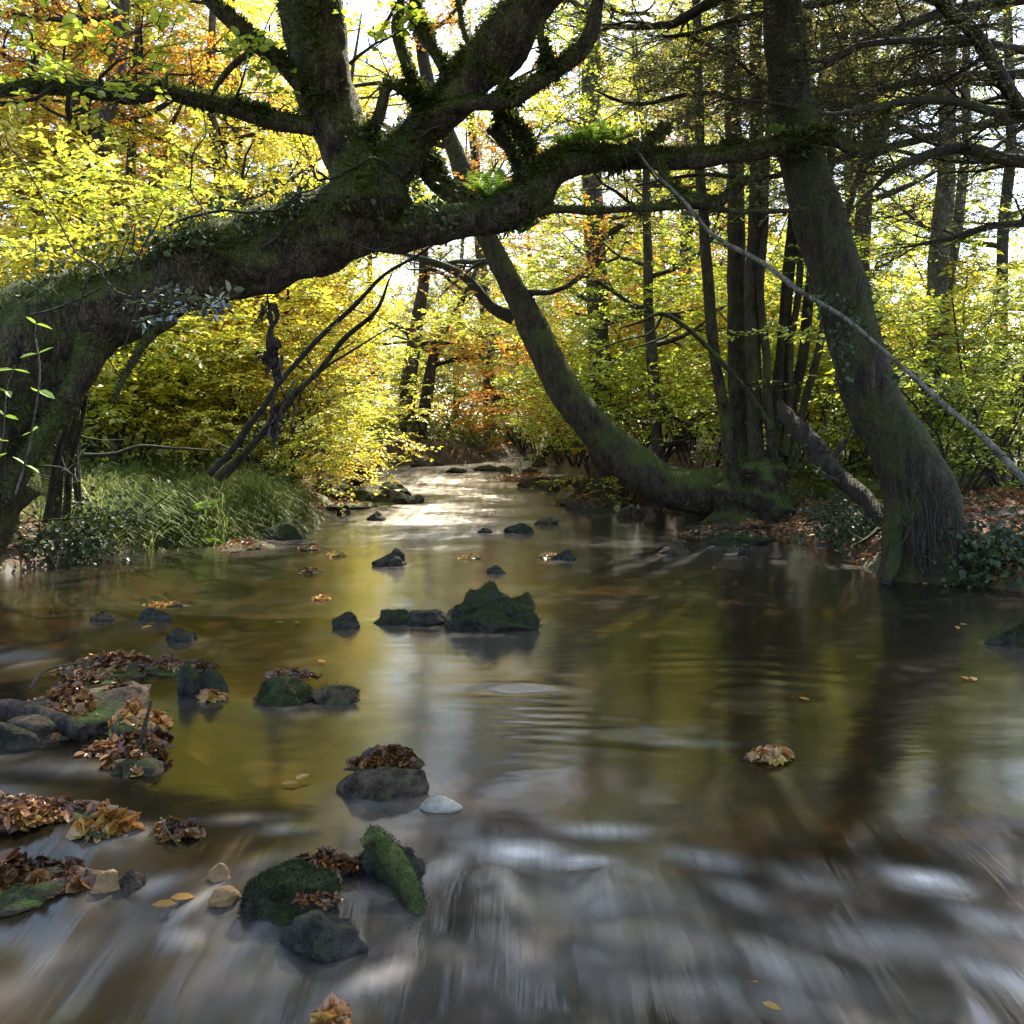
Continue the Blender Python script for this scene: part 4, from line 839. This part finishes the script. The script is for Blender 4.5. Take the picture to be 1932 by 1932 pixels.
ivy('ivy and small herbs growing along the top of the leaning oak', [W(x_, y_, 9.1) for (x_, y_) in [(120, 500), (200, 480), (300, 455), (380, 430), (450, 415), (520, 390), (560, 370), (250, 470), (820, 400), (700, 280)]], 900, .05)
c0 = [W(1590 + 20 * k, 600 + 5 * k, 9.0) for k in range(3)]
mb = MB(); q = np.vstack([W(1605, 612, 8.72) + rng.normal(0, 1, (60, 3)) * [.09, .04, .05], W(1590, 660, 8.95) + rng.normal(0, 1, (60, 3)) * [.05, .04, .13], W(1555, 570, 8.75) + rng.normal(0, 1, (50, 3)) * [.1, .04, .07], W(1690, 715, 8.7) + rng.normal(0, 1, (20, 3)) * [.05, .03, .04]])
leafset(mb, q, rng.normal(0, 1, q.shape), np.array([0, -.6, .8]) + rng.normal(0, .5, q.shape), rng.uniform(.03, .06, len(q)), .9, six=True)
tag(mb.build('ivy_sprig', M['ivy'], None, q.mean(0)), 'sprig of ivy leaves clinging where the pale pole crosses the trunk', 'ivy')
# holly sprig on the oak
root = empty('holly_sprig', W(320, 580, 8.5), 'pale shining holly sprig against the dark oak trunk', 'holly'); o = np.array(root.location); spr = []; mb = MB()
for (x, y, x1, y1) in [(400, 590, 250, 570), (420, 585, 300, 545), (380, 595, 270, 600), (410, 590, 350, 570), (395, 592, 420, 565)]:
    p = spline(np.array([W(x, y, 8.55), W((x + x1) / 2, (y + y1) / 2 - 6, 8.4), W(x1, y1, 8.3)]), 10); tube(mb, p, np.full(10, .006), 4)
    for t in p[2:]: spr += [(t, p[-1] - p[0])] * 2
mb.build('stem', M['twig'], root, o); mb = MB(); P = np.array([a for a, _ in spr]); D = np.array([b_ for _, b_ in spr])
sprays(mb, P, D, 3, .12, .075, .55, 0, None, True, .4); mb.build('foliage', M['holly'], root, o)
# ferns on the oak arm
def fern(label, base, n, L, group='ferns growing on the oak'):
    root = empty('fern', base, label, 'fern', group); o = np.array(root.location)
    for k in range(n):
        a = k * 6.28 / n + rng.normal(0, .3); hd = np.array([math.cos(a), math.sin(a) * .8, rng.uniform(.7, 1.5)]); ll = L * rng.uniform(.7, 1.15)
        t = np.linspace(0, 1, 16); p = base + nrm(hd) * (t * ll)[:, None] - np.array([0, 0, 1.]) * (t ** 2 * ll * .35)[:, None] + np.array([math.cos(a), math.sin(a), 0]) * (t ** 2 * ll * .25)[:, None]
        mb = MB(); tube(mb, p, .004 * (1.2 - t), 4, mat=0, cap=False); T = nrm(np.gradient(p, axis=0)); sd = nrm(np.cross(T, [0, 0, 1]) + 1e-5)
        ln = ll * .3 * np.sin(np.clip(t * 1.05 + .08, 0, 1) * math.pi) ** .8 + .01
        for s in (1, -1): leafset(mb, p[1:], (sd * s + T * .35)[1:], np.cross(sd, T)[1:] * s + [0, 0, 1.], ln[1:], .32)
        mb.build('frond', M['fern'], root, o)
fern('bright green fern at the left of the tuft on the oak arm', W(1080, 275, 9.35), 9, .26); fern('bright green fern in the middle of the oak arm tuft', W(1120, 272, 9.3), 9, .3); fern('bright green fern at the right end of the oak arm tuft', W(1165, 268, 9.2), 8, .25)
fern('pale fern upright in the fork above the oak crossing', W(925, 372, 9.5), 8, .42); fern('little fern on the oak arm in front of the leaning right trunk', W(1465, 255, 8.95), 6, .16)
fern('fern drooping below the oak crossing beside the curved alder', W(985, 440, 9.6), 8, .3)
fern('pale yellow fern at the water side of the grass tussock', place(420, 12.2) + [0, 0, .25], 8, .4, 'ferns on the left bank'); fern('small fern in the grass tussock left of the pale one', place(375, 12.4) + [0, 0, .3], 8, .35, 'ferns on the left bank')

# near bramble shoot at the left edge
root = empty('bramble_shoot', W(60, 900, 5.2), 'slender green leafy shoots in front of the oak at the left edge', 'shoot'); o = np.array(root.location)
for (pl, d) in [([(30, 930, 8), (60, 840, 8), (72, 740, 7), (62, 620, 5), (70, 590, 3)], 5.2), ([(-10, 900, 6), (20, 820, 5), (24, 730, 4), (40, 690, 2)], 5.0)]:
    p, r = smooth_path(scr(pl, d), 22, .05, 3.); mb = MB(); tube(mb, p, r * .6, 6); mb.build('stem', M['dead'], root, o)
    mb = MB(); i = np.repeat(np.arange(4, 22, 4), 2); n = len(i); sg = np.where(np.arange(n) % 2, 1., -1.)
    leafset(mb, p[i], np.stack([sg, rng.normal(-.3, .7, n), rng.normal(-.15, .4, n)], -1), np.array([0, -.2, 1.]) + rng.normal(0, .45, (n, 3)), rng.uniform(.05, .11, n), .42, six=True); mb.build('foliage', M['fern'], root, o)

# ------------------------------------------------------------------ stones, leaf clumps, driftwood in the stream
_bm = bmesh.new(); bmesh.ops.create_icosphere(_bm, subdivisions=4, radius=1.); ICO_V = np.array([v.co[:] for v in _bm.verts]); ICO_F = np.array([[v.index for v in f.verts] for f in _bm.faces]); _bm.free()
def lump(mb, c, sx, sy, sz, seed, sharp=.3, peak=0., cuts=9):
    r2 = np.random.default_rng(seed); v = ICO_V.copy()
    for k in range(cuts):
        n = nrm(r2.normal(0, 1, 3) * [1, 1, .8]); d = r2.uniform(.42, .8); t = v @ n - d; v = v - np.where(t > 0, t, 0)[:, None] * n * .9
    if peak: v[:, :2] *= (1 - peak * np.clip(v[:, 2], 0, 1))[:, None]
    v = v + nrm(v) * ((fbm(v + seed * 3.1, 1.8, 5) + .5 * (.5 - np.abs(vnoise(v + seed, 3.2)))) * sharp * .42)[:, None]
    mb.add(v * [sx, sy, sz] + c, ICO_F)
    return v * [sx, sy, sz] + c
def fur(V, c, n, size, key='moss'):
    nv = nrm(V - c); w = np.clip(nv[:, 2] + .25, 0, 1) * (V[:, 2] > c[2] + .01) * (vnoise(V, 7.) > -.3) + 1e-9; i = rng.choice(len(V), n, p=w / w.sum()); mb = MB()
    leafset(mb, V[i] - nv[i] * .004 + rng.normal(0, size * .6, (n, 3)), nv[i] + rng.normal(0, .6, (n, 3)), rng.normal(0, 1, (n, 3)), rng.uniform(size * .5, size * 1.3, n), .4); return mb
def wl(fy):
    return -.13 if fy > 1640 else -.06 if fy > 1560 else 0.
_seed = [100]
def stone(label, x0, x1, yt, yb, mat='rock', moss=0, peak=.2, sharp=.35, dep=.75, group='stones in the stream', lumps=None, name='stone', cuts=9):
    _seed[0] += 7; s = _seed[0]
    c = on_stream((x0 + x1) / 2, yb); d = c[1]
    w = (x1 - x0) / PX * d; h = (yb - yt) / PX * d
    c[1] += w * dep * .35; WAKES.append((c[0], c[1], w))
    root = empty(name, (c[0], c[1], c[2]), label, 'stone' if name == 'stone' else 'boulder', group); o = np.array(root.location); mb = MB()
    L_ = lumps or [(0, 0, 1, 1)]
    Vs = [lump(mb, c + [lx * w, ly * w, h * .15 * lh], w * .62 * lw, w * .56 * dep * lw, h * 1.0 * lh, s + k, sharp, peak, cuts) for k, (lx, ly, lw, lh) in enumerate(L_)]
    mb.build('body', M[mat], root, o)
    if moss:
        fur(np.vstack(Vs), c, moss * (6 if d < 4.5 else 3), .007 if d < 4.5 else .012).build('moss', M['rockmoss'], root, o)
    return root
stone('large dark mossy boulder with two peaks in the middle of the pool', 833, 1026, 1116, 1190, 'mossrock', 2600, .42, .7, .7, None, [(-.12, 0, .66, 1.0), (.27, -.03, .42, .74), (.06, -.06, .62, .55), (-.3, -.04, .36, .5)], 'boulder', 5)
G = 'stones in the stream'
stone('square dark stone left of the two-peaked boulder', 613, 675, 1160, 1186, 'rock', 80, .05)
stone('low leafy stones tailing left from the two-peaked boulder', 695, 790, 1150, 1178, 'mossrock', 200, .3, .5)
stone('dark broken stone touching the left foot of the two-peaked boulder', 775, 840, 1152, 1180, 'rock', 60, .3, .5)
stone('dark wedge stone in the pool left of centre, farther than the boulder', 708, 767, 1041, 1068, 'rock', 0, .45, .6)
stone('dark angular stone in mid stream below the riffle', 952, 1006, 981, 1006, 'rock', 60, .4, .6)
stone('small low dark stone left of the angular mid-stream stone', 900, 930, 998, 1006, 'rock', 0, .2)
stone('low brown stone right of the angular mid-stream stone', 1012, 1054, 976, 990, 'brownrock', 0, .3)
stone('dark stone end with leaves, right of mid stream', 1042, 1082, 1036, 1056, 'rock', 0, .25)
stone('small twig-caught stone just beyond the two-peaked boulder', 914, 950, 1067, 1082, 'rock', 0, .3)
stone('tiny brown stone near the left of the pool', 170, 208, 1154, 1172, 'brownrock', 0, .3)
stone('dark flat stone in the pool at left, beside the tiny brown one', 258, 314, 1153, 1172, 'rock', 0, .2)
stone('dark leafy stone at left nearer than the flat stone', 308, 372, 1190, 1210, 'rock', 0, .3)
stone('round mossy stone at the tip of the grass tussock', 485, 567, 976, 1018, 'mossrock', 700, .1, .25)
stone('half mossy rounded stone beside the leaf island', 330, 420, 1258, 1318, 'mossrock', 0, .15, .35, .8, G, [(-.18, .05, .62, 1.), (.2, 0, .6, .85)])
stone('mossy wide stone with leaves on top in the left half', 475, 580, 1290, 1328, 'mossrock', 900, .1, .4)
stone('small stone trailing right of the mossy wide stone', 575, 672, 1304, 1326, 'brownrock', 100, .2, .5)
stone('leaf topped brown stone in the near centre left', 660, 800, 1445, 1502, 'brownrock', 0, .3, .5)
stone('white stone under the water right of the leaf topped stone', 800, 862, 1510, 1530, 'palerock', 0, .05, .2, cuts=2)
stone('big mossy stone in the near left rapids', 440, 620, 1652, 1745, 'mossrock', 2600, .1, .4, .8)
stone('wet dark stone behind the mossy stub', 650, 780, 1612, 1660, 'rock', 300, .2, .5)
stone('low dark wet stone just below the big mossy stone', 532, 658, 1756, 1812, 'rock', 60, .1, .5, .8)
stone('ochre stone in the left rapids', 172, 222, 1640, 1684, 'ochrerock', 0, .15, .3)
stone('low dark stone beside the ochre stone', 222, 272, 1646, 1680, 'brownrock', 0, .15)
stone('reddish flat stone washed over at the left rapids', 395, 435, 1636, 1662, 'ochrerock', 0, .1)
stone('tan stone below the ochre one in the left rapids', 385, 445, 1686, 1712, 'ochrerock', 0, .1)
stone('grey stone at the left edge below the driftwood log', -30, 52, 1372, 1418, 'rock', 250, .1)
stone('mossy stone at the right edge of the pool', 1883, 1975, 1172, 1220, 'mossrock', 600, .15)
stone('pointed stone before the leafy beach on the right', 1388, 1424, 1030, 1048, 'rock', 0, .45, .5)
stone('flat mossy stone at the right leafy beach', 1340, 1450, 1006, 1030, 'mossrock', 300, .1)
stone('thin slab stone with pale edge right of the pool', 1248, 1302, 1024, 1046, 'brownrock', 0, .2)
stone('mossy root stone under the curved alder', 1290, 1352, 930, 982, 'mossrock', 300, .25)
for (x0, x1, yt, yb, mt, lab) in [(630, 662, 954, 972, 'rock', 'small dark stone at the left edge below the riffle'), (690, 722, 966, 982, 'rock', 'small dark stone with a tail, left of the bright water'),
        (590, 690, 900, 950, 'mossrock', 'large mossy stone on the left bank of the riffle'), (690, 780, 930, 952, 'rock', 'flat dark stones edge left of the bright riffle'), (720, 760, 908, 922, 'mossrock', 'green topped stone in the left of the riffle'),
        (640, 700, 885, 900, 'rock', 'dark stone at the far left of the riffle'), (840, 880, 882, 892, 'mossrock', 'green flat stone far up the riffle'), (890, 945, 878, 888, 'rock', 'dark flat stone far up the riffle near the leafy bar'),
        (1105, 1165, 952, 968, 'rock', 'flat dark slab at the right of the bright water'), (1060, 1120, 935, 950, 'brownrock', 'brown stone on the right leafy bar'), (980, 1030, 905, 920, 'brownrock', 'brown stone on the far leafy bar'),
        (1090, 1140, 905, 930, 'mossrock', 'mossy stone under the curved alder bend'), (770, 830, 868, 880, 'rock', 'dark stone below the far riffle trunks'), (1020, 1075, 835, 868, 'mossrock', 'dark mossy mound where the stream vanishes')]:
    stone(lab, x0, x1, yt, yb, mt, 150 if mt == 'mossrock' else 0, .2, .4)

for (lab, mt, sites) in [('small dark stone among the many edging the left of the riffle', 'rock', [(610, 930, 20), (655, 940, 26), (670, 915, 22), (735, 945, 24), (765, 935, 18), (600, 955, 18), (705, 900, 16), (690, 950, 20), (780, 950, 22)]),
                         ('small brown stone among the many edging the right of the riffle', 'brownrock', [(1000, 895, 16), (1040, 925, 22), (1075, 915, 18), (1020, 880, 14), (1120, 965, 26), (1190, 975, 24), (1230, 985, 22), (950, 890, 14), (1150, 945, 20), (1085, 958, 20)])]:
    for k, (x, y, w_) in enumerate(sites):
        if k == 0: pr = stone(lab, x - w_, x + w_, y - w_ * .7, y, mt, 0, .2, .4)
        else:
            c = on_stream(x, y); sc = w_ / sites[0][2] * c[1] / pr.location[1]; copy_thing(pr, c + [0, sc * .1, 0], k * 1.3, sc, lab)
LC = 'clumps of wet leaves caught in the stream'
def clump(label, x0, x1, yt, yb, n, mat='wetleaf', size=(.05, .1), group=LC, lift=0., name='leaf_clump', mound=True, z=None):
    n = int(n * 2.6); size = (size[0] * .8, size[1] * .85)
    c = on_stream((x0 + x1) / 2, yb) if z is None else on_water((x0 + x1) / 2, yb, z)
    d = c[1]; w = (x1 - x0) / PX * d; h = (yb - yt) / PX * d * .5
    yy = (yb - .62 * (yb - yt)) / PX - HOR; dep = min(max(((H - c[2]) / max(yy, .01) - d) * .5, w * .2), w * .7)
    c[1] += dep; c[2] += lift
    root = empty(name, c, label, 'leaves', group); o = np.array(root.location)
    a = rng.uniform(0, 6.28, n); r = rng.random(n) ** .6
    nb = .8 + .5 * vnoise(np.stack([np.cos(a) * 2, np.sin(a) * 2, a * 0 + x0], -1), 1.)
    ox, oy = np.cos(a) * r * w * .52 * nb, np.sin(a) * r * dep * nb
    hp = h * np.clip(1 - r ** 2, 0, 1) ** .7 * (.65 + .6 * fbm2(ox + x0, oy, 5. / max(w, .15), 2))
    q = c + np.stack([ox, oy, np.maximum(hp, 0) * rng.uniform(.75, 1.05, n) + .004], -1)
    q[:, 2] = np.maximum(q[:, 2], np.maximum(ground_z(q[:, 0], q[:, 1]), level(q[:, 0], q[:, 1])) + .008)
    nv = nrm(np.stack([np.cos(a) * r * .5, np.sin(a) * r * .5 - .1, np.full(n, 1.)], -1) + rng.normal(0, .4, (n, 3)))
    fw = rng.normal(0, 1, (n, 3)); fw = nrm(fw - nv * (fw * nv).sum(1)[:, None])
    mb = MB(); leafset(mb, q - fw * np.mean(size) * .5, fw, nv, rng.uniform(size[0] * .5, size[1] * .8, n), rng.uniform(.5, .8), six=True, fold=.3, bend=.12)
    mb.build('leaf_heap', M[mat], root, o)
    if mound:
        mb = MB(); _seed[0] += 3; lump(mb, c + [0, 0, -.01], w * .5, dep * .95, h * .7, _seed[0], .8, .1, 3); mb.build('mud', M['brownrock'], root, o)
    return root
clump('red brown leaves heaped on the near centre-left stone', 655, 790, 1432, 1480, 150, size=(.05, .11), lift=.05)
clump('leaf heap at the left tip of the leaf topped stone', 650, 710, 1462, 1492, 50)
clump('leaf clump alone in the right half of the pool', 1420, 1516, 1405, 1442, 60, 'brightleaf')
clump('leaves on top of the mossy wide stone', 485, 580, 1278, 1308, 60, lift=.05, mound=False)
clump('pale leaves trailing right of the mossy wide stone', 590, 682, 1302, 1326, 60, 'brightleaf')
clump('brown leaf clump with a white twig in the left rapids', 280, 372, 1544, 1586, 70)
clump('orange leaves lying on shallow water at the left', 130, 236, 1530, 1588, 46, 'brightleaf', (.08, .14))
clump('dark leaf heap at the left edge above the orange leaves', -70, 175, 1490, 1566, 280)
clump('large leaf and twig heap at the left edge of the rapids', -80, 170, 1596, 1716, 380, size=(.05, .1))
clump('brown leaves piled between the big mossy stone and the stub', 545, 655, 1618, 1672, 120, lift=.02)
clump('leaves stuck on the low wet stone nearest the camera', 545, 640, 1732, 1760, 40, lift=.07, mound=False, size=(.03, .07))
clump('yellow brown leaf clump at the bottom edge', 590, 650, 1896, 1950, 36, 'brightleaf', (.06, .11))
clump('upper leaf heap of the leaf island at left', 130, 250, 1222, 1290, 260, size=(.05, .09))
clump('leaf ridge linking the leaf island to the half mossy stone', 215, 395, 1235, 1275, 230, size=(.05, .09))
clump('broad brown middle of the leaf island', -40, 230, 1262, 1400, 520, size=(.05, .1))
clump('bright tan leaves spread on the leaf island', 170, 290, 1310, 1400, 150, 'brightleaf', (.05, .1))
clump('dark leaf tip of the leaf island', 180, 310, 1370, 1425, 160, size=(.05, .09))
clump('red leaf bundle at the foot of the upright stick', 185, 285, 1395, 1470, 150, size=(.05, .1))
clump('brown leaves below the half mossy stone', 362, 418, 1300, 1326, 30, 'brightleaf', (.06, .1))
clump('leaves lying left of the dark stone right of mid stream', 1012, 1058, 1036, 1056, 30, 'brightleaf')
clump('orange leaf clump in mid stream below the riffle', 868, 910, 1041, 1056, 26, 'brightleaf')
clump('flat leaf raft left of mid stream', 550, 606, 1070, 1085, 30, 'wetleaf')
clump('thin leaf raft at the left of the pool', 268, 348, 1134, 1146, 34, 'brightleaf')
clump('tiny leaf raft in the pool left of the boulder', 588, 622, 1124, 1134, 18, 'brightleaf')
clump('leaves at the water edge below the tussock tip', 400, 500, 1008, 1040, 110, 'litter')
clump('leaves at the water edge right of the round mossy stone', 560, 610, 1018, 1040, 50, 'litter')
clump('orange leaf strip beyond the square dark stone', 610, 650, 1038, 1052, 24, 'brightleaf')
clump('orange leaf beach below the coppiced clump', 1310, 1560, 965, 1018, 420, 'litter', (.06, .11), mound=True)
clump('leaf bar right of the riffle', 920, 1080, 875, 915, 260, 'litter', (.07, .14))
clump('leaf bar at the right edge of bright water', 1050, 1180, 920, 960, 220, 'litter', (.07, .12))
clump('leaf drift among the stones left of the riffle', 590, 720, 930, 962, 160, 'litter', (.07, .12))
clump('leaves drifted along the mossy top of the curved trunk', 1205, 1380, 850, 905, 240, 'litter', (.06, .1), mound=False, z=.62)

# loose leaves floating on the pool
LF = 'single leaves floating on the pool'
k_ = 0
for (x, y, sz, lab) in [(285, 1180, .14, 'yellow leaf adrift below the flat stone at left'), (545, 1178, .12, 'tan leaf adrift left of the square stone'), (615, 1252, .1, 'brown leaf adrift in the left middle of the pool'), (1805, 1183, .1, 'pale leaf adrift near the right edge'),
        (1835, 1282, .12, 'tan leaf adrift at the right below the mossy edge stone'), (1345, 1072, .07, 'white leaf speck adrift off the slab stone'), (1740, 1102, .12, 'tan leaf at the foot of the leaning right trunk'), (545, 1478, .11, 'cream leaf left of the leaf topped stone'),
        (1500, 1320, .1, 'brown leaf adrift right of centre'), (315, 1700, .12, 'orange leaf washed in the left rapids'), (1415, 1862, .08, 'small orange leaf at the bottom right rapids')]:
    c = on_stream(x, y) + [0, 0, .012]; mb = MB()
    for q in range(2):
        leafset(mb, (c + rng.normal(0, .03, 3) * [1, 1, .05])[None], rng.normal(0, 1, (1, 3)) * [1, 1, .05], np.array([[.1, -.1, 1.]]), np.array([sz * .6]), .6, six=True, fold=.12, bend=.04)
    tag(mb.build('floating_leaf', M['brightleaf'], None, c), lab, 'leaf', LF)

# driftwood
def onw_log(name, label, cat, pl, mat, **kw):
    Q = []
    for (x, y, w, dz) in pl:
        p = on_stream(x, y); d = p[1]; Q.append([p[0], p[1], p[2] + dz, w / 2 / PX * d])
    pts, rad = smooth_path(np.array(Q), kw.get('n', 36), kw.get('wob', .015), 3.)
    root = empty(name, pts[0], label, cat); o = np.array(root.location); mb = MB(); ring, dr = tube(mb, pts, rad, 14, kw.get('noise', .2), 6.); mb.build('stem', M[mat], root, o)
    if kw.get('moss'):
        R = ring.reshape(-1, 3); Dv = dr.reshape(-1, 3); i = rng.integers(0, len(R), kw['moss']); mb = MB(); n = len(i)
        leafset(mb, R[i] + rng.normal(0, .006, (n, 3)) - Dv[i] * .004, Dv[i] + rng.normal(0, .7, (n, 3)), rng.normal(0, 1, (n, 3)), rng.uniform(.004, .009, n), .4); mb.build('moss', M['rockmoss'], root, o)
onw_log('driftwood_log', 'dark rounded driftwood log on the leaf island at the left edge', 'log', [(-60, 1378, 40, .08), (20, 1378, 44, .08), (90, 1384, 42, .06), (158, 1396, 34, .02)], 'darkwood')
onw_log('mossy_stub', 'short mossy broken branch stub pointing up left in the near rapids', 'log', [(695, 1672, 36, .15), (718, 1672, 42, .125), (752, 1687, 44, .07), (782, 1708, 38, .0), (785, 1728, 30, -.05)], 'mossy', moss=7000)
onw_log('upright_stick', 'grey stick standing up from the tip of the leaf island', 'stick', [(238, 1462, 15, .0), (252, 1445, 12, .04), (266, 1442, 8, .13), (284, 1440, 5, .25)], 'twig', noise=.3)
onw_log('curved_twig', 'pale curved twig arching over the leaf island', 'twig', [(60, 1310, 5, .03), (80, 1300, 5, .08), (120, 1290, 5, .1), (165, 1285, 4, .1)], 'dead', noise=.1)
onw_log('white_twig', 'thin white twig lying across the brown leaf clump', 'twig', [(305, 1570, 4, .05), (322, 1585, 3, .03), (345, 1600, 2, .005)], 'dead', noise=.1)

build_water()
for o_ in list(COL.objects):
    if o_.name.split('.')[0] in ('moss', 'ivy_stem') and o_.parent:
        for q in o_.parent.children:
            if q.name.split('.')[0] in ('trunk', 'body', 'stem', 'stool'): o_.parent = q; break

# ------------------------------------------------------------------ camera and light
cam = bpy.data.cameras.new('camera'); co_ = bpy.data.objects.new('camera', cam); COL.objects.link(co_)
cam.sensor_width = 36; cam.lens = 36; cam.shift_y = -(.5 - HOR); cam.clip_end = 500; cam.clip_start = .05
co_.location = (0, 0, H); co_.rotation_euler = (math.pi / 2, 0, 0); S.camera = co_
AZ, EL = math.radians(22), math.radians(50)
w = bpy.data.worlds.new('World'); S.world = w; w.use_nodes = True; nt = w.node_tree
sky = nt.nodes.new('ShaderNodeTexSky'); sky.sky_type = 'NISHITA'; sky.sun_disc = False; sky.sun_elevation = EL; sky.sun_rotation = AZ; sky.dust_density = 1.5; sky.ozone_density = 1.2
bg = nt.nodes['Background']; bg.inputs[1].default_value = .15; nt.links.new(sky.outputs[0], bg.inputs[0])
sl = bpy.data.lights.new('sun', 'SUN'); sl.energy = 5.; sl.angle = math.radians(.6); sl.color = (1, .93, .8)
so = bpy.data.objects.new('sun', sl); COL.objects.link(so); so.location = (10, 10, 20)
so.rotation_euler = Vector((math.sin(AZ) * math.cos(EL), math.cos(AZ) * math.cos(EL), math.sin(EL))).to_track_quat('Z', 'Y').to_euler()
S.view_settings.view_transform = 'Standard'; S.view_settings.look = 'None'; S.view_settings.exposure = 1.95; S.view_settings.gamma = 1
S.cycles.max_bounces = 7; S.cycles.diffuse_bounces = 4; S.cycles.glossy_bounces = 3; S.cycles.transmission_bounces = 4; S.cycles.transparent_max_bounces = 6
S.cycles.use_denoising = True; S.cycles.caustics_reflective = False
